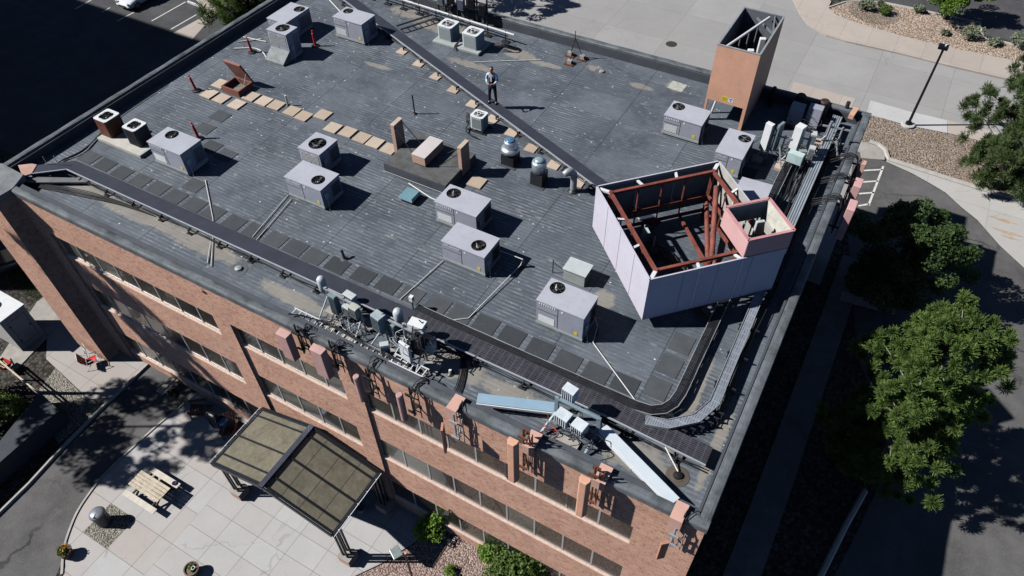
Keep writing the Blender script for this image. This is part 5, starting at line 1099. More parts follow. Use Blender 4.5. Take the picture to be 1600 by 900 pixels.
SKN = M('skin', (.45, .27, .20), .6, 0, .05); SHIRT = M('blue_shirt', (.42, .62, .82), .8, 0, .06); VEST = M('navy_vest', (.012, .016, .035), .8, 0, .1); TRS = M('dark_trousers', (.015, .02, .045), .85, 0, .1); HAIR = M('short_brown_hair', (.06, .035, .025), .8, 0, .2); SHOE = M('black_shoe', (.012, .012, .014), .5)
# facing -y ; head bowed
N = [((0, 0, .95), (.15, .11)), ((0, .0, 1.12), (.14, .10)), ((0, 0, 1.32), (.16, .11)), ((0, -.01, 1.46), (.10, .08)), ((0, -.03, 1.55), (.055, .055)), ((0, -.07, 1.64), (.08, .095)), ((0, -.09, 1.74), (.078, .09)), ((0, -.08, 1.79), (.05, .06))]
Eg = [(0, 1), (1, 2), (2, 3), (3, 4), (4, 5), (5, 6), (6, 7)]
def limb(base, pts):
    p = base
    for q in pts: N.append(q); Eg.append((p, len(N) - 1)); p = len(N) - 1
    return p
for s in (-1, 1):
    limb(0, [((s * .10, 0, .86), (.088, .09)), ((s * .13, -.01, .48), .058), ((s * .14, .0, .28), .052), ((s * .155, .02, .09), .036), ((s * .165, -.1, .035), (.038, .03))])
    wr = limb(3, [((s * .185, 0, 1.42), .056), ((s * .245, .0, 1.16), .044), ((s * .15, -.21, 1.09), .034), ((s * .09, -.28, 1.10), (.026, .02)), ((s * .06, -.315, 1.105), (.034, .016))])
    for k in range(4): 
        L_ = [.045, .052, .048, .038][k]; b = ((s * (.055 - .004 * k), -.33, 1.125 - .018 * k)); 
        i0 = limb(wr, [(b, .0085), ((b[0] - s * L_ * .6, b[1] - .02, b[2]), .008), ((b[0] - s * L_ * .9, b[1] + .005, b[2] - .005), .007)])
    limb(wr, [((s * .05, -.31, 1.135), .009), ((s * .025, -.325, 1.145), .008)])
skin('body', N, Eg, SKN, man, 1)
skin('trousers', [((0, 0, 1.02), (.155, .115)), ((0, 0, .92), (.165, .125)), ((-.105, 0, .84), (.105, .105)), ((-.133, -.01, .48), .078), ((-.158, .015, .07), .062), ((.105, 0, .84), (.105, .105)), ((.133, -.01, .48), .078), ((.158, .015, .07), .062)], [(0, 1), (1, 2), (2, 3), (3, 4), (1, 5), (5, 6), (6, 7)], TRS, man, 1, 1)
skin('shirt', [((0, 0, 1.0), (.15, .11)), ((0, 0, 1.15), (.148, .108)), ((0, 0, 1.33), (.17, .118)), ((0, -.01, 1.45), (.10, .085)), ((0, -.025, 1.51), (.062, .06)), ((-.19, 0, 1.42), .070), ((-.25, 0, 1.16), .060), ((-.165, -.19, 1.10), .046), ((.19, 0, 1.42), .070), ((.25, 0, 1.16), .060), ((.165, -.19, 1.10), .046)], [(0, 1), (1, 2), (2, 3), (3, 4), (3, 5), (5, 6), (6, 7), (3, 8), (8, 9), (9, 10)], SHIRT, man, 1)
skin('vest', [((0, 0, .98), (.16, .122)), ((0, 0, 1.15), (.158, .12)), ((0, 0, 1.33), (.168, .13)), ((0, .0, 1.44), (.12, .10))], [(0, 1), (1, 2), (2, 3)], VEST, man, 1)
hh = skin('hair', [((0, -.0, 1.62), (.07, .06)), ((0, -.035, 1.73), (.09, .095)), ((0, -.08, 1.81), (.075, .085))], [(0, 1), (1, 2)], HAIR, man, 1)
for s in (-1, 1):
    skin('shoe', [((s * .155, .04, .05), (.05, .045)), ((s * .165, -.06, .04), (.052, .04)), ((s * .17, -.15, .032), (.045, .03))], [(0, 1), (1, 2)], SHOE, man, 1)
    MB().lathe((s * .03, -.155, 1.70), [(.0, -.01), (.011, 0), (0, .01)], 8).build('eye', DARK, man, world=False); MB().obox((s * .092, -.07, 1.69), (.02, .04, .06)).build('ear', SKN, man, world=False)
MB().add([(-.016, -.155, 1.66), (.016, -.155, 1.66), (0, -.19, 1.655), (0, -.155, 1.71)], [(0, 1, 2), (0, 2, 3), (1, 3, 2), (0, 3, 1)]).build('nose', SKN, man, world=False)
MB().obox((0, -.158, 1.625), (.045, .008, .008)).build('mouth', M('lips', (.32, .13, .11), .6), man, world=False)
MB().obox((0, -.132, 1.36), (.07, .012, .24)).obox((.0, -.135, 1.2), (.07, .01, .1)).build('lanyard', WST, man, world=False)
rm = MB().obox((0, -.345, 1.1), (.15, .07, .035), (.5, 0, 0)).build('remote_controller', BLK, world=False); rm.location = (-15.43, 14.9, D + .27); rm.rotation_euler = (0, 0, R(12)); rm.scale = (1.05,) * 3
tag(rm, 'small dark controller held by the man on the walkway', 'controller')

# ================================================================== CANOPY
cn = thing('entrance_canopy', 'dark-framed gabled entrance canopy with dusty bronze panels over the patio', 'canopy', (-15.35, -1.7, 0))
EX0, EX1, RX, CY0, CY1, EZ, RZ = -18.5, -12.25, -15.5, -3.2, -.18, 3.1, 4.0
def mk_poly():
    t = NT('dusty_bronze_panel'); c = t.mix(t.ramp(t.noise(1.6, 6, .7), .3, .7), (.115, .105, .075), (.20, .185, .14)); c = t.mix(t.ramp(t.noise(6, 6, .8), .5, .7, 0, .5), c, (.30, .27, .21)); c = t.mix(t.ramp(t.vor(2.2, out='Distance'), .3, .1, 0, .4), c, (.07, .065, .05)); return t.fin(c, .35, 0, .5)
PP = mk_poly(); FR = M('canopy_frame', (.022, .026, .036), .4, .4, .1)
def slope_pt(x, y): f = (x - EX0) / (RX - EX0) if x < RX else (EX1 - x) / (EX1 - RX); return Vector((x, y, EZ + (RZ - EZ) * f))
for (xa, xb) in [(EX0, RX), (EX1, RX)]:
    ys = [CY0 + .08, CY0 + .55, (CY0 + CY1) / 2, CY1 - .38, CY1 - .06]
    for i in range(4):
        m = MB(); vs = [slope_pt(xa, ys[i]), slope_pt(xb, ys[i]), slope_pt(xb, ys[i + 1]), slope_pt(xa, ys[i + 1])]; vs = [v + Vector((0, 0, .03)) for v in vs]
        m.add(vs + [v - Vector((0, 0, .02)) for v in vs], [(0, 1, 2, 3), (7, 6, 5, 4)]); m.build('roof_panel', PP, cn)
    m = MB()
    for y in ys: m.beam(slope_pt(xa, y) + Vector((0, 0, .05)), slope_pt(xb, y) + Vector((0, 0, .05)), .07, .07)
    m.beam(slope_pt(xa, CY0), slope_pt(xa, CY1), .12, .16); m.beam(slope_pt(xa, CY0 - .02) + Vector((0, 0, .03)), slope_pt(xb, CY0 - .02) + Vector((0, 0, .03)), .06, .22); m.beam(slope_pt(xa, CY1 + .02) + Vector((0, 0, .03)), slope_pt(xb, CY1 + .02) + Vector((0, 0, .03)), .06, .2)
    m.build('frame', FR, cn)
    g_ = MB(); sg = -1 if xa < RX else 1
    g_.tube([(xa + sg * .12, CY0, EZ + .06), (xa + sg * .12, CY1, EZ + .06)], .02, 6)
    for k in range(5): y = CY0 + .3 + k * .6; g_.beam((xa, y, EZ + .05), (xa + sg * .14, y, EZ + .06), .025, .025)
    g_.build('gutter_rod', WHM, cn)
    m = MB()
    if xa > RX:
        for f in (.25, .5, .75): x = xa + (xb - xa) * f; m.beam(slope_pt(x, CY0 + .1) + Vector((0, 0, .034)), slope_pt(x, CY1 - .1) + Vector((0, 0, .034)), .012, .008)
        m.build('panel_joint', M('joint_tape', (.07, .065, .05), .7), cn)
MB().beam((RX, CY0 - .05, RZ + .08), (RX, CY1 + .05, RZ + .08), .22, .12).build('ridge_beam', M('ridge_metal', (.075, .085, .12), .35, .4), cn)
for x in (EX0 + .12, EX1 - .12):
    for y in (CY0 + .32, CY1 - .12):
        m = MB()
        for (a, b) in [(-.11, -.11), (.11, -.11), (-.11, .11), (.11, .11)]: m.beam((x + a, y + b, .5), (x + a, y + b, EZ), .07, .07)
        m.box(x - .15, x + .15, y - .15, y + .15, EZ - .1, EZ); m.build('post', FR, cn)
        MB().box(x - .28, x + .28, y - .28, y + .28, .05, .5).build('pedestal', BR, cn); MB().box(x - .3, x + .3, y - .3, y + .3, .5, .56).build('pedestal_cap', CONC, cn)
# ================================================================== PATIO THINGS
pt = thing('picnic_table', 'weathered pale wooden picnic table with benches on the patio', 'picnic table', (-21.7, -4.75, .05))
pt.rotation_euler = (0, 0, R(0))
m = MB()
for k in range(5): y = -4.75 + (k - 2) * .155; m.box(-22.65, -20.85, y - .07, y + .07, .72, .76)
m.build('table_top', M('weathered_yellow_wood', (.58, .50, .39), .85, 0, .25, 3, dirt=.6), pt, bevel=.01)
for dy in (-.68, .68):
    m = MB(); m.box(-22.7 + (.1 if dy > 0 else 0), -20.8, -4.75 + dy - .13, -4.75 + dy + .13, .44, .48); m.build('bench', M('weathered_white_wood', (.62, .57, .50), .85, 0, .12, 4), pt, bevel=.015)
m = MB()
for x in (-22.35, -21.15):
    m.beam((x, -4.45, .72), (x, -5.35, .05), .05, .1); m.beam((x, -5.05, .72), (x, -4.15, .05), .05, .1); m.beam((x, -5.5, .42), (x, -4.0, .42), .05, .09)
m.each('trestle', M('dark_table_wood', (.10, .07, .05), .85, 0, .2), pt, 3)
ash = thing('ashtray', 'small dark blue bowl on the far bench of the picnic table', 'bowl', (-21.05, -4.05, .48)); MB().lathe((-21.05, -4.07, .48), [(.06, 0), (.11, .05), (.1, .06), (.05, .03)], 12).build('bowl', M('navy_glaze', (.02, .03, .09), .3), ash)
tr = thing('trash_can', 'round grey litter bin with a domed lid on the gravel square', 'litter bin', (-22.62, -6.75, .055))
MB().lathe((-22.62, -6.75, .055), [(.26, 0), (.30, .1), (.31, .75), (.33, .78), (.33, .82)], 24).build('bin', M('bin_grey', (.10, .105, .11), .5, .2), tr, smooth=False); MB().lathe((-22.62, -6.75, .87), [(.34, 0), (.31, .07), (.2, .12), (0, .13)], 24).build('lid', M('bin_lid', (.22, .24, .27), .4, .3), tr, smooth=True)
MB().obox((-22.42, -6.85, .93), (.3, .2, .05), (0, .35, .3)).build('opening', DARK, tr)
leafs = {}
def foliage(name, centres, n, size, m, parent, seed=1, up=.3, narrow=1., needle=False):
    r = np.random.RandomState(seed); V = []; 
    for (c, rad) in centres:
        k = n; d = r.normal(size=(k, 3)); d /= np.linalg.norm(d, axis=1)[:, None]; rr = rad * (r.uniform(.25, 1, size=(k, 1)) ** .45)
        p = np.array(c) + d * rr * (np.array([1, 1, .85])); nrm = d + r.normal(scale=1.0, size=(k, 3)) + [0, 0, up]; nrm /= np.linalg.norm(nrm, axis=1)[:, None]
        t = np.cross(nrm, r.normal(size=(k, 3))); t /= np.linalg.norm(t, axis=1)[:, None]; b = np.cross(nrm, t); s = size * r.uniform(.6, 1.3, size=(k, 1))
        if needle:
            ax = d + [0, 0, .75] + r.normal(scale=.35, size=(k, 3)); ax /= np.linalg.norm(ax, axis=1)[:, None]; t = np.cross(ax, r.normal(size=(k, 3))); t /= np.linalg.norm(t, axis=1)[:, None]
            p = np.array(c) + d * rad * r.uniform(.05, .8, size=(k, 1)) * [.8, .8, 1.15]
            V.append(np.stack([p - t * s * .16, p + t * s * .16, p + ax * s * 1.9 + t * s * .09, p + ax * s * 1.9 - t * s * .09], 1).reshape(-1, 3)); continue
        V.append(np.stack([p - t * s * narrow, p - b * s, p + t * s * narrow, p + b * s], 1).reshape(-1, 3))
    V = np.concatenate(V); off = np.array(parent_world(parent)); V = V - off; q = len(V) // 4
    me = bpy.data.meshes.new(name); me.vertices.add(len(V)); me.vertices.foreach_set('co', V.ravel()); me.loops.add(4 * q); me.loops.foreach_set('vertex_index', np.arange(4 * q)); me.polygons.add(q); me.polygons.foreach_set('loop_start', np.arange(q) * 4); me.polygons.foreach_set('loop_total', np.full(q, 4)); me.materials.append(m); me.update(); me.validate()
    o = bpy.data.objects.new(name, me); COL.objects.link(o); o.parent = parent; return o
LF_BR = mk_leaf('bright_leaf', (.06, .12, .018), (.16, .27, .035)); LF_DK = mk_leaf('dark_leaf', (.025, .05, .015), (.06, .10, .03)); LF_PN = mk_leaf('pine_needle', (.06, .10, .026), (.13, .20, .05), 1.1); LF_SP = mk_leaf('spruce_needle', (.045, .072, .03), (.10, .145, .052), 1.2); LF_SH = mk_leaf('shrub_leaf', (.05, .085, .02), (.11, .17, .04), 3); LF_SG = mk_leaf('sage_leaf', (.14, .17, .10), (.24, .27, .18), 3)
for i, (x, y, lab, fl) in enumerate([(-22.82, -8.5, 'round planter with green leaves and orange flowers at the patio kerb', 1), (-17.6, -6.45, 'round planter with sparse growth and a pale ring at the bottom of the patio', 0)]):
    t = thing('planter', lab, 'planter', (x, y, .05)); MB().lathe((x, y, .05), [(.22, 0), (.29, .38), (.31, .4), (.31, .44), (.26, .44), (.25, .38)], 20).build('pot', M('stone_pot', (.16, .12, .09), .8, 0, .2), t); MB().lathe((x, y, .41), [(.26, 0), (0, .01)], 16, 0, False).build('soil', M('potting_soil', (.04, .03, .022), .9), t)
    foliage('leaves', [((x - .05, y, .52), .24), ((x + .1, y - .05, .5), .18)] if fl else [((x - .08, y + .05, .47), .14), ((x + .1, y, .46), .1)], 160 if fl else 60, .035, LF_SH, t, 5 + i)
    if fl: foliage('flowers', [((x, y + .05, .62), .18)], 50, .028, M('orange_petal', (.75, .30, .03), .6), t, 9)
    else: MB().tube([(x + .1 + .07 * math.cos(k), y + .05 + .07 * math.sin(k), .56) for k in np.linspace(0, 6.283, 14)], .018, 6).build('ring', WHM, t)
pb = at(566, 797, .05); t = thing('planter', 'dark round pot in the shade beside the canopy post', 'planter', tuple(pb)); MB().lathe((pb.x, pb.y, .05), [(.18, 0), (.24, .36), (.26, .4), (.2, .4), (.19, .3)], 18).build('pot', M('blue_grey_pot', (.16, .2, .24), .6), t); MB().lathe((pb.x, pb.y, .34), [(.2, 0), (0, .01)], 14, 0, False).build('soil', DARK, t)
pb = at(590, 780, .05); t = thing('red_sign', 'small red sign hanging in the shade under the right side of the canopy', 'sign', (pb.x, pb.y, .05)); MB().beam((pb.x, pb.y, .05), (pb.x, pb.y, 1.5), .04, .04).build('post', MBL, t); MB().box(pb.x - .22, pb.x + .22, pb.y - .03, pb.y - .01, 1.1, 1.5).build('board', REDP, t)
# bike-like clutter beside it
# chairs
def lawn_chair(x, y, rz, label):
    t = thing('lawn_chair', label, 'chair', (x, y, .04)); t.rotation_euler = (0, 0, rz); k = dict(world=False)
    MB().add([(-.24, -.25, .4), (.24, -.25, .4), (.24, .22, .36), (-.24, .22, .36), (-.24, -.25, .375), (.24, -.25, .375), (.24, .22, .335), (-.24, .22, .335)], [(0, 1, 2, 3), (7, 6, 5, 4), (0, 4, 5, 1), (1, 5, 6, 2), (3, 7, 4, 0)]).build('seat', REDP, t, **k)
    MB().add([(-.24, .24, .38), (.24, .24, .38), (.24, .45, .95), (-.24, .45, .95), (-.24, .27, .37), (.24, .27, .37), (.24, .48, .94), (-.24, .48, .94)], [(0, 1, 2, 3), (7, 6, 5, 4), (3, 2, 6, 7), (1, 5, 6, 2), (0, 3, 7, 4)]).build('backrest', REDP, t, **k)
    for s in (-1, 1):
        MB().tube(cat_rom([(s * .28, -.34, 0), (s * .29, -.3, .5), (s * .3, -.2, .62), (s * .3, .3, .6), (s * .27, .46, .95)], 4), .018, 6).tube([(s * .29, .0, .42), (s * .29, .38, .0)], .018, 6).build('arm_frame', WHM, t, **k)
    MB().tube([(-.27, .46, .95), (.27, .46, .95)], .018, 6).tube([(-.28, -.32, .38), (.28, -.32, .38)], .018, 6).build('cross_tube', WHM, t, **k)
lawn_chair(-30.0, -1.25, 2.6, 'red lawn chair with white tube frame at the foot of the brick fin')
t = thing('footstool', 'white folding frame leaning behind the red lawn chair', 'frame', (-30.7, -1.0, .04)); MB().tube([(-31.0, -1.0, .05), (-30.9, -.85, .8), (-30.6, -.95, .8), (-30.7, -1.1, .05)], .018, 6).tube([(-30.95, -.93, .45), (-30.66, -1.02, .45)], .018, 6).build('frame', WHM, t)
def adirondack(x, y, rz, label):
    t = thing('garden_chair', label, 'chair', (x, y, .05)); t.rotation_euler = (0, 0, rz); k = dict(world=False); m_ = M('brown_plastic_wood', (.17, .08, .055), .7, 0, .15)
    b = MB()
    for i in range(5): b.obox((0, -.25 + i * .12, .36 - i * .035), (.52, .1, .02), (-.28, 0, 0))
    b.build('seat', m_, t, **k); b = MB()
    for i in range(5): b.beam((-.2 + .1 * i, .3, .2), (-.26 + .13 * i, .62, .98 - .05 * abs(i - 2)), .09, .02, 0, (0, 1, 0))
    b.build('backrest', m_, t, **k)
    for s in (-1, 1):
        MB().obox((s * .33, .05, .56), (.13, .75, .025)).build('armrest', m_, t, **k); MB().beam((s * .3, -.28, 0), (s * .3, -.28, .55), .09, .03).beam((s * .28, -.3, .35), (s * .28, .6, .02), .03, .1).build('leg', m_, t, **k)
adirondack(-23.15, -.75, -.9, 'brown slatted garden chair in the shade by the facade, left one'); adirondack(-20.9, -.85, .6, 'brown slatted garden chair in the shade close to the canopy edge')
def figure(x, y, label):
    t = thing('kettle_grill', label, 'grill', (x, y, .05)); MB().lathe((x, y, .6), [(.05, 0), (.25, .1), (.31, .25), (.31, .3), (.26, .45), (.12, .55), (0, .56)], 20).build('kettle', M('black_enamel', (.012, .012, .014), .3), t, smooth=True)
    b = MB()
    for k in range(3): b.tube([(x + .1 * math.cos(k * 2.1), y + .1 * math.sin(k * 2.1), .7), (x + .38 * math.cos(k * 2.1), y + .38 * math.sin(k * 2.1), .05)], .018, 6)
    b.each('leg', MBL, t); MB().tube([(x - .05, y, 1.18), (x, y, 1.24), (x + .05, y, 1.18)], .015, 6).build('handle', WHM, t)
figure(-24.4, -.85, 'black kettle barbecue in the shade by the facade')
gx, gy = -21.75, -.8
t = thing('gas_grill', 'black gas barbecue cart with a blue-and-white lid patch by the canopy', 'grill', (gx, gy, .05)); MB().box(gx - .35, gx + .35, gy - .22, gy + .22, .5, .85).build('firebox', M('black_enamel'), t, bevel=.03); MB().tube([(gx - .35, gy, .9), (gx + .35, gy, .9)], .2, 14).build('lid', M('black_enamel'), t)
MB().box(gx + .37, gx + .7, gy - .2, gy + .2, .82, .85).build('side_shelf', M('blue_tin', (.10, .25, .42), .4), t); b = MB()
for a in (-.3, .3):
    for c in (-.18, .18): b.beam((gx + a, gy + c, .12), (gx + a, gy + c, .5), .04, .04)
b.each('leg', MBL, t); MB().tube([(gx - .3, gy - .22, .15), (gx - .3, gy - .26, .15)], .1, 14).tube([(gx + .3, gy - .22, .15), (gx + .3, gy - .26, .15)], .1, 14).each('wheel', WHM, t)
bp_ = at(263, 604, .3); t = thing('bench', 'small pale slatted bench against the brick base of the facade', 'bench', (bp_.x, bp_.y, .02)); b = MB()
for k in range(3): b.box(bp_.x - .24 + k * .17, bp_.x - .1 + k * .17, bp_.y - .5, bp_.y + .5, .38, .42)
b.build('seat', WOODP, t); b = MB()
for a in (-.2, .2):
    for c in (-.4, .4): b.beam((bp_.x + a, bp_.y + c, .02), (bp_.x + a, bp_.y + c, .38), .04, .04)
b.each('leg', MBL, t)
# path light near the bottom
lp = at(640, 900, .03); hp = (-9.55, -2.75, 3.0)
pf = at(664, 985, 0); t = thing('lamp_post', 'slim post lamp with a square glass-topped head over the pink gravel', 'lamp', (pf.x, pf.y, .03))
hx, hy = pf.x, pf.y; zt_ = 3.3; pt_ = at(633, 866, zt_)
hx, hy = pt_.x, pt_.y
MB().tube([(hx, hy, .03), (hx, hy, zt_ + .05)], .045, 8).build('post', MBL, t); MB().beam((hx, hy, zt_), (hx - .22, hy - .05, zt_ + .02), .05, .04).build('arm', MBL, t)
MB().obox((hx - .32, hy - .12, zt_ + .03), (.44, .38, .08), (0, 0, -.5)).build('lamp_head', M('lamp_head_grey', (.28, .33, .33), .35, .2), t, bevel=.02); MB().lathe((hx + .02, hy + .02, zt_ + .05), [(.05, 0), (.05, .06), (0, .07)], 10).build('photocell', M('salmon_metal'), t)
# shrubs
def shrub(x, y, r, h, m, label, n=900, grp=None, size=.05, nm='shrub', z0=.03):
    t = thing(nm, label, 'shrub', (x, y, z0), grp); rr = random.Random(int(x * 100 + y * 10)); cs = [((x + rr.uniform(-.5, .5) * r, y + rr.uniform(-.5, .5) * r, z0 + h * rr.uniform(.35, .75)), r * rr.uniform(.4, .62)) for _ in range(9)]
    foliage('foliage', cs, n // 9, size, m, t, int(abs(x) * 7)); b = MB()
    for k in range(5): b.tube([(x, y, z0), (x + rr.uniform(-.5, .5) * r, y + rr.uniform(-.5, .5) * r, z0 + h * .6)], .015, 5)
    b.build('stem', TRUNK, t); return t
a = at(672, 822, .5); shrub(a.x, a.y, .82, 1.2, LF_BR, 'small bright green rounded shrub alone on the gravel by the facade', 3000, None, .045)
a = at(765, 872, .5); shrub(a.x, a.y, .75, 1.1, LF_BR, 'bright green shrub at the left side of the larger olive shrub', 2200, None, .045)
a = at(815, 872, 1.1); shrub(a.x, a.y, 1.45, 2.2, LF_SH, 'large olive green shrub against the facade at the bottom edge', 7000, None, .055)
a = at(800, 905, .4); shrub(a.x - .3, a.y - .3, .8, 1.0, LF_SH, 'olive shrub cut by the bottom edge in front of the larger one', 1800)
a = at(705, 893, .1); shrub(a.x, a.y, .3, .35, LF_BR, 'tiny green seedling on the pink gravel near the bottom edge', 300, None, .04)
gw = mk_leaf('dry_grass', (.18, .16, .06), (.34, .29, .12), 4)
# garden clutter by small shrub
a = at(703, 838, .05); t = thing('rock_pile', 'small heap of pale rocks and a dark tray beside the bright shrub', 'rocks', tuple(a)); b = MB()
for k in range(9): b.lathe((a.x + rnd.uniform(-.3, .3), a.y + rnd.uniform(-.2, .2), .03), [(.08, 0), (.1, .05), (.05, .1), (0, .11)], 6)
b.each('rock', M('pale_rock', (.52, .44, .40), .9), t); MB().obox((a.x - .5, a.y - .3, .07), (.7, .15, .05), (0, 0, -.35)).build('tray', MBL, t)

# left strip: equipment shed, retaining wall, hedge, fence
sh = thing('equipment_shed', 'white-topped square metal shed with a double door at the left edge', 'shed', (-33.0, -1.8, .05))
zt_ = 2.5; A, B_, C_ = at(35, 476, zt_), at(-40, 540, zt_), at(-2, 450, zt_)
cor = [(-34.1, -2.9), (-32.6, -2.9), (-32.6, -1.3), (-34.1, -1.3)]
A = at(28, 470, zt_); base = at(36, 549, .05)
cx0, cy0 = base.x, base.y; cor = [(cx0 - 1.9, cy0), (cx0, cy0), (cx0, cy0 + 1.35), (cx0 - 1.9, cy0 + 1.35)]
WT = M('shed_paint', (.50, .48, .44), .6, 0, .1, 2, dirt=.2)
MB().prism(cor, .05, 2.35).build('wall', WT, sh, bevel=.01); MB().prism([(p[0] + (-.05 if i in (0, 3) else .05), p[1] + (-.05 if i < 2 else .05)) for i, p in enumerate(cor)], 2.35, 2.42).build('roof', WHM, sh)
d_ = MB(); y0, y1 = cy0 + .25, cy0 + 1.15
for (a, b, c, e) in [(y0, y1, .4, .42), (y0, y1, 2.0, 2.02), (y0, y0 + .02, .42, 2.0), (y1 - .02, y1, .42, 2.0), (y0, y0 + .2, 1.1, 1.12)]: d_.box(cx0, cx0 + .008, a, b, c, e)
d_.box(cx0, cx0 + .03, y0 - .04, y0 + .06, .6, .7); d_.box(cx0, cx0 + .03, y0 - .04, y0 + .06, 1.7, 1.8); d_.box(cx0, cx0 + .03, y1 - .12, y1 - .05, 1.1, 1.25); d_.build('door', MBL, sh)
MB().lathe((cx0 - 1.3, cy0 + .5, 2.42), [(.3, 0), (.3, .2), (.25, .25)], 16).build('roof_fan', MBL, sh)
# retaining wall & panel
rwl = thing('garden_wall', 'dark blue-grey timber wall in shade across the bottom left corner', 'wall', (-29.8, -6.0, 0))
c_ = [at(62, 612, 1.2), at(92, 640, 1.2), at(0, 725, 1.2), at(-60, 700, 1.2)]; b = MB().prism(gp([(62, 612), (92, 641), (0, 722), (-90, 800), (-130, 760), (0, 689)], 1.1), 0, 1.1); b.build('wall', M('blue_grey_boards', (.04, .05, .062), .7, 0, .15, 3), rwl)  # shade on the wall is put into its dark blue-grey base colour
fe = thing('wooden_fence_rail', 'thin pale wooden rail fence above the hedge at the left edge', 'fence', (-33, -3.4, .9)); a, b_ = at(-10, 556, 1.0), at(62, 616, 1.0)
MB().beam(a, b_, .06, .08).beam(a - Vector((0, 0, .25)), b_ - Vector((0, 0, .25)), .05, .06).each('rail', WOODP, fe); b = MB()
for f in (0.05, .35, .65, .95): p = a.lerp(b_, f); b.beam((p.x, p.y, 0), (p.x, p.y, 1.05), .07, .07)
b.each('post', WOODP, fe)
hd = thing('hedge', 'dark green leafy hedge behind the thin wooden rail at the left edge', 'hedge', (-33.3, -5, 0)); cs = []
for _ in range(34):
    u = rnd.random(); p = at(-45 + 85 * u, 575 + 60 * u + (1 - u) * 115 * rnd.random(), .9); cs.append(((p.x, p.y, rnd.uniform(.5, 1.2)), rnd.uniform(.3, .5)))
foliage('foliage', cs, 220, .055, LF_SH, hd, 3); b = MB()
for c in cs[::3]: b.tube([(c[0][0], c[0][1], 0), c[0]], .03, 5)
b.build('stem', TRUNK, hd)
a = at(30, 568, .05); t = thing('red_barrow', 'red wheelbarrow tray at the left edge below the shed', 'wheelbarrow', (a.x, a.y - .05, .05)); ax_, ay_ = at(8, 572, .3).x, at(8, 572, .3).y
MB().add([(ax_ - .4, ay_ - .25, .5), (ax_ + .35, ay_ - .3, .55), (ax_ + .35, ay_ + .3, .55), (ax_ - .4, ay_ + .25, .5), (ax_ - .2, ay_ - .15, .25), (ax_ + .2, ay_ - .15, .25), (ax_ + .2, ay_ + .15, .25), (ax_ - .2, ay_ + .15, .25)], [(4, 5, 6, 7), (0, 1, 5, 4), (1, 2, 6, 5), (2, 3, 7, 6), (3, 0, 4, 7)]).build('tray', REDP, t)
MB().tube([(ax_ + .6, ay_, .2), (ax_ + .6, ay_ + .06, .2)], .18, 14).build('wheel', BLK, t); MB().beam((ax_ - .9, ay_ - .25, .5), (ax_ + .6, ay_, .2), .04, .04).beam((ax_ - .9, ay_ + .25, .5), (ax_ + .6, ay_, .2), .04, .04).build('handle', WOODP, t)
gr_ = []
r_ = np.random.RandomState(4); gg = MB()
for k in range(1500):
    x, y = r_.uniform(-39.5, -36.3), r_.uniform(.2, 2.2); a_ = r_.uniform(0, 6.28); hgt = r_.uniform(.08, .22); gg.add([(x - .02 * math.cos(a_), y - .02 * math.sin(a_), .01), (x + .02 * math.cos(a_), y + .02 * math.sin(a_), .01), (x + r_.uniform(-.06, .06), y + r_.uniform(-.06, .06), hgt)], [(0, 1, 2)])
o = gg.build('grass', LF_SH); tag(o, 'patch of rough grass between the parked truck and the shed', 'grass'); o['kind'] = 'stuff'

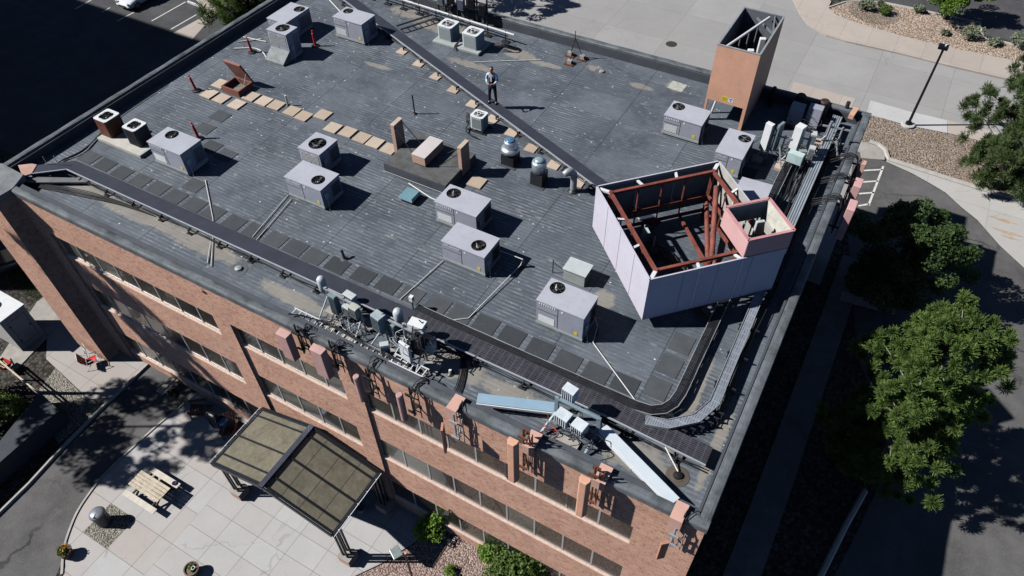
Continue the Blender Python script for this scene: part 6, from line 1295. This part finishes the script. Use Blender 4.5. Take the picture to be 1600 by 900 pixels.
# ================================================================== CARS
def car(name, label, loc, rz, Lc, Wc, H, paint, kind='sedan'):
    t = thing(name, label, 'car' if kind == 'sedan' else 'truck', loc); t.rotation_euler = (0, 0, rz); k = dict(world=False)
    if kind == 'sedan': prof = [(-.5, .32, .42, .86), (-.485, .22, .62, .94), (-.40, .20, .76, 1), (-.24, .2, .86, 1), (0, .2, .90, 1), (.25, .2, .92, 1), (.42, .2, .90, .97), (.49, .26, .80, .9), (.5, .34, .6, .86)]
    else: prof = [(-.5, .45, .8, .94), (-.49, .4, 1.05, .98), (-.3, .4, 1.1, 1), (0, .4, 1.1, 1), (.3, .4, 1.1, 1), (.49, .4, 1.08, .98), (.5, .45, .8, .95)]
    vs = []; fs = []
    for (f, zb, zt, wf) in prof:
        x = f * Lc; wv = Wc / 2 * wf
        vs += [(x, -wv * .94, zb), (x, -wv, zb + .15), (x, -wv, (zb + zt) / 2 + .05), (x, -wv * .93, zt), (x, -wv * .5, zt + .03), (x, wv * .5, zt + .03), (x, wv * .93, zt), (x, wv, (zb + zt) / 2 + .05), (x, wv, zb + .15), (x, wv * .94, zb)]
    n = 10; m_ = len(prof)
    for i in range(m_ - 1):
        for j in range(n - 1): fs.append((i * n + j, i * n + j + 1, (i + 1) * n + j + 1, (i + 1) * n + j))
        fs.append((i * n + n - 1, i * n, (i + 1) * n, (i + 1) * n + n - 1))
    fs += [tuple(range(n))[::-1], tuple(range((m_ - 1) * n, m_ * n))]
    o = MB().add(vs, fs).build('body', paint, t, smooth=True, **k); s = o.modifiers.new('sub', 'SUBSURF'); s.levels = s.render_levels = 1
    zc = .88 if kind == 'sedan' else 1.08
    c0, c1, t0, t1 = (-.24, .38, -.07, .24) if kind == 'sedan' else (-.2, .48, -.1, .44)
    w0, w1 = Wc * .44, Wc * .35
    cab = [(c0 * Lc, -w0, zc), (c1 * Lc, -w0, zc), (c1 * Lc, w0, zc), (c0 * Lc, w0, zc), (t0 * Lc, -w1, H), (t1 * Lc, -w1, H), (t1 * Lc, w1, H), (t0 * Lc, w1, H)]
    MB().add(cab, [(0, 1, 5, 4), (1, 2, 6, 5), (2, 3, 7, 6), (3, 0, 4, 7)]).build('glass', M('car_glass', (.015, .018, .02), .08, 0, .05, spec=.7), t, **k)
    MB().add([(p[0], p[1], p[2] + .0) for p in cab[4:]] + [(p[0] * 1.0, p[1] * 1.04, p[2] - .05) for p in cab[4:]], [(0, 1, 2, 3), (0, 4, 5, 1), (1, 5, 6, 2), (2, 6, 7, 3), (3, 7, 4, 0)]).build('roof', paint, t, bevel=.03, **k)
    pm = MB()
    for a, b in [(0, 4), (1, 5), (2, 6), (3, 7)]: pm.beam(cab[a], cab[b], .07, .05)
    for s_ in (-1, 1): pm.beam(((c0 + c1) / 2 * Lc, s_ * w0, zc), ((t0 + t1) / 2 * Lc, s_ * w1, H), .06, .04)
    pm.build('pillar', paint, t, **k)
    for fx in (-.32, .32):
        for s_ in (-1, 1):
            w_ = MB().tube([(fx * Lc, s_ * (Wc / 2 - .2), .33), (fx * Lc, s_ * (Wc / 2 + .01), .33)], .33, 24).build('wheel', BLK, t, **k); MB().tube([(fx * Lc, s_ * (Wc / 2 - .1), .33), (fx * Lc, s_ * (Wc / 2 + .018), .33)], .2, 14).build('rim', M('wheel_rim', (.12, .12, .13), .4, .6), w_, world=False)
    for s_ in (-1, 1):
        MB().obox((-.478 * Lc, s_ * Wc * .34, .66), (.12, .32, .13), (0, 0, s_ * .35)).build('headlight', M('headlight_glass', (.6, .62, .65), .15), t, **k)
        MB().obox((.492 * Lc, s_ * Wc * .4, .78), (.06, .24, .16)).build('taillight', REDP, t, **k)
        MB().obox((-.15 * Lc, s_ * (Wc * .5 + .06), .95), (.1, .16, .12)).build('mirror', paint, t, bevel=.02, **k)
    MB().obox((-.5 * Lc, 0, .42), (.03, .9, .12)).build('grille', DARK, t, **k)
    return t
cw = at(205, 18, 0); pW = M('white_car_paint', (.72, .74, .78), .25, 0, .02, spec=.6)
dr = (at(287, 6, 0) - at(238, 34, 0)); ang = math.atan2(dr.y, dr.x)
cc = at(192, 14, 0) + Vector((math.cos(ang), math.sin(ang), 0)) * 2.1
car('parked_car', 'white sedan parked in the sun at the top left', (cc.x + .4, cc.y, .01), ang, 4.6, 1.85, 1.45, pW)
dk = at(18, 402, .8); car('parked_truck', 'dark sport utility vehicle with red tail light beyond the brick fin at the left edge', (dk.x - 1.4, dk.y + .9, .01), R(-32), 4.9, 1.95, 1.8, M('dark_car_paint', (.03, .045, .055), .25, 0, .05, spec=.6), 'truck')
rr_ = MB(); 
# parking stall lines
lm = MB()
for a, b in [((118, 14), (146, -2)), ((160, 19), (172, 12)), ((183, 33), (210, 19)), ((237, 33), (290, 3)), ((267, 46), (307, 23))]:
    p, q = at(*a), at(*b); lm.beam((p.x, p.y, .0105), (q.x, q.y, .0105), .12, .004)
struct('road_marking', lm, PAINT)
ws = thing('wheel_stop', 'white concrete wheel stop at the head of the parking bay by the tree', 'wheel stop', tuple(at(305, 9))); p, q = at(294, 4), at(317, 13); MB().beam((p.x, p.y, .08), (q.x, q.y, .08), .18, .15).build('block', M('white_concrete', (.6, .6, .58), .8), ws)
struct('sidewalk', MB().sheet([tuple(x) for x in gp([(300, -6), (345, 12), (300, 62), (270, 52), (318, 26), (322, 16)])], .014), WLK)
struct('sidewalk', MB().sheet(gp([(284, -8), (330, 8), (336, 2), (300, -14)]), .018), WLK)
gs = MB().sheet(gp([(298, -8), (348, 10), (360, -30), (300, -30)]), .02); struct('lawn', gs, mk_leaf('lawn_green', (.07, .11, .03), (.14, .17, .05)))
GZ = GR_
mh = MB().lathe((at(1049, 69).x, at(1049, 69).y, GZ + .0065), [(.42, 0), (.4, .008), (0, .009)], 24, 0, False); tag(mh.build('manhole_cover', M('iron_cover', (.08, .07, .06), .6, .4, .2)), 'dark round manhole cover in the concrete driveway', 'manhole cover')
# ================================================================== PARKING LOT LIGHT POLE
lb = at(1418, 196); PH = 5.35; t = thing('lamp_post', 'tall black parking light pole standing beside the driveway', 'lamp', (lb.x, lb.y, GZ))
MB().lathe((lb.x, lb.y, GZ), [(.42, 0), (.42, .12), (.38, .14), (0, .14)], 20).build('footing', NEWC, t); MB().lathe((lb.x, lb.y, GZ + .14), [(.2, 0), (.18, .12), (.1, .16)], 16).tube([(lb.x, lb.y, GZ + .2), (lb.x, lb.y, GZ + PH)], .085, 10, 0, True, .065).build('pole', M('black_pole', (.012, .012, .018), .4, .3), t)
MB().box(lb.x - .32, lb.x + .22, lb.y - .22, lb.y + .22, GZ + PH, GZ + PH + .2).build('lamp_head', M('black_pole'), t, bevel=.03); MB().lathe((lb.x + .05, lb.y, GZ + PH + .2), [(.05, 0), (.05, .08), (0, .09)], 8).build('photocell', WHM, t)
# island shrubs & rocks
for (px, py, r, h, m, lab) in [(1350, 17, .75, .9, LF_SG, 'olive grass clump at the left of the mulch circle on the gravel island'), (1381, 24, .6, .7, LF_SH, 'dark green clump at the right of the mulch circle on the gravel island'), (1375, 11, .4, .5, LF_SG, 'small grey-green clump at the back of the mulch circle'), (1433, 21, .6, .6, LF_SG, 'grey-green low shrub between the mulch circle and the island tree'),
                          (1475, 56, .4, .35, LF_SG, 'tiny low plant at the front edge of the gravel island'), (1515, 62, .9, 1.0, LF_SG, 'pale sage bush beside the kerb end on the gravel island'), (1552, 72, .6, .5, LF_SG, 'small sage plant between the two larger sage bushes'), (1592, 78, 1.0, 1.1, LF_SG, 'pale sage bush at the right edge of the gravel island')]:
    a = at(px, py); shrub(a.x, a.y, r * .93, h * .93, m, lab, 1000, 'shrubs on the gravel island', .055, z0=GZ + .09)

# ================================================================== TREES
def limbs(b, base, pts, r0, m=0):
    for p in pts:
        mid = Vector(base).lerp(Vector(p), .5) + Vector((rnd.uniform(-.2, .2), rnd.uniform(-.2, .2), rnd.uniform(-.1, .3))); b.tube(bez(base, mid, p, 6), r0, 6, 0, True, r0 * .25)
def tree(name, label, x, y, H, r, z_lo, clumps, per, leaf, m, bark=TRUNK, grp=None, cone=0., rad=(.5, .9), narrow=1., seed=0, shape=None, g0=0., tr=1.):
    t = thing(name, label, 'tree', (x, y, g0), grp); H += g0; z_lo += g0; q = random.Random(seed + 11); cs = []
    while len(cs) < clumps:
        u, v, w_ = q.uniform(-1, 1), q.uniform(-1, 1), q.random(); R_ = 1 - cone * w_
        d = math.hypot(u, v)
        if d > 1 or (d < .45 and q.random() < .7): continue
        lobe = 1 + .22 * math.sin(3 * math.atan2(v, u) + 5 * w_ + seed) + .16 * math.sin(5 * math.atan2(v, u) - 9 * w_ + 2 * seed)
        k = lobe * R_ * (math.sqrt(max(.08, 1 - (2 * w_ - 1) ** 2)) * (1 - cone) + cone) if not shape else shape(w_)
        cs.append(((x + u * r * k, y + v * r * k, z_lo + (H - z_lo) * w_), q.uniform(*rad) * (1 - .35 * w_)))
    foliage('crown', cs, per, leaf, m, t, seed + 1, .4, narrow, name == 'pine_tree')
    b = MB().tube([(x, y, g0), (x + .1, y - .05, g0 + (H - g0) * .4), (x - .05, y + .05, H * .92)], .09 * tr + H * .018 * tr, 9, 0, True, .04); b.build('trunk', bark, t, smooth=True)
    b = MB()
    for c in cs[::5]: z0 = max(g0 + (z_lo - g0) * .7, min(c[0][2] - .6 * math.hypot(c[0][0] - x, c[0][1] - y), H * .85)); limbs(b, (x, y, z0), [c[0]], .04)
    b.build('limb', bark, t, smooth=True); return t
tree('pine_tree', 'large sunlit pine standing alone at the lower right', 5.15, 10.2, 9.7, 2.6, .6, 560, 330, .082, LF_PN, PBARK, None, .35, (.2, .44), .3, 3, g0=GZ)
tree('pine_tree', 'dense pine cut by the right edge beside the light pole', 8.5, 32.6, 10.8, 4.0, .8, 640, 280, .10, LF_SP, TRUNK, None, .5, (.25, .55), .3, 4, g0=GZ)
tree('deciduous_tree', 'broad dark tree mostly in the building shade with two lit tips at its right', 3.87, 20.42, 5.2, 3.0, 1.1, 100, 360, .065, LF_DK, TRUNK, None, .1, (.45, .85), .8, 5, g0=GZ)
tree('deciduous_tree', 'bright green tree at the top edge on the gravel island', at(1462, 30).x + .6, at(1462, 30).y + .2, 4.1, 2.0, 1.2, 60, 300, .07, LF_BR, TRUNK, None, .1, (.4, .75), .8, 6, g0=GZ)
tree('pine_tree', 'olive pine at the top left between the parking bays and the roof edge', -46.6, 28.6, 7.0, 3.4, .5, 260, 240, .12, LF_PN, TRUNK, None, .35, (.5, .85), .35, 7)
tree('pine_tree', 'pine just outside the left edge whose branches shade the patio', -33.3, -5.0, 15.0, 2.0, 10.3, 80, 200, .14, LF_PN, PBARK, None, .2, (.35, .7), .4, 8, tr=.35)
tree('deciduous_tree', 'open leafy tree outside the left edge shading the patio and kerb', -36.8, -9.2, 16.0, 3.2, 9.3, 105, 150, .09, LF_SH, TRUNK, None, .1, (.4, .8), .8, 9, tr=.35)
tree('deciduous_tree', 'leafy tree hidden behind the back parapet shading the driveway', -30.98, 35.99, 7.4, 2.4, 3.3, 45, 200, .09, LF_SH, TRUNK, None, .1, (.4, .8), .8, 10, g0=GZ)
nb = thing('neighbouring_building', 'tall plain block beyond the left edge that shades the parking area', 'building', (-75, 0, 0))
MB().box(-100, -54.5, -9, 8.4, 0, 30).build('wall', BR, nb); MB().box(-100.2, -54.3, -9.2, 8.6, 30, 30.4).build('roof', COP, nb)
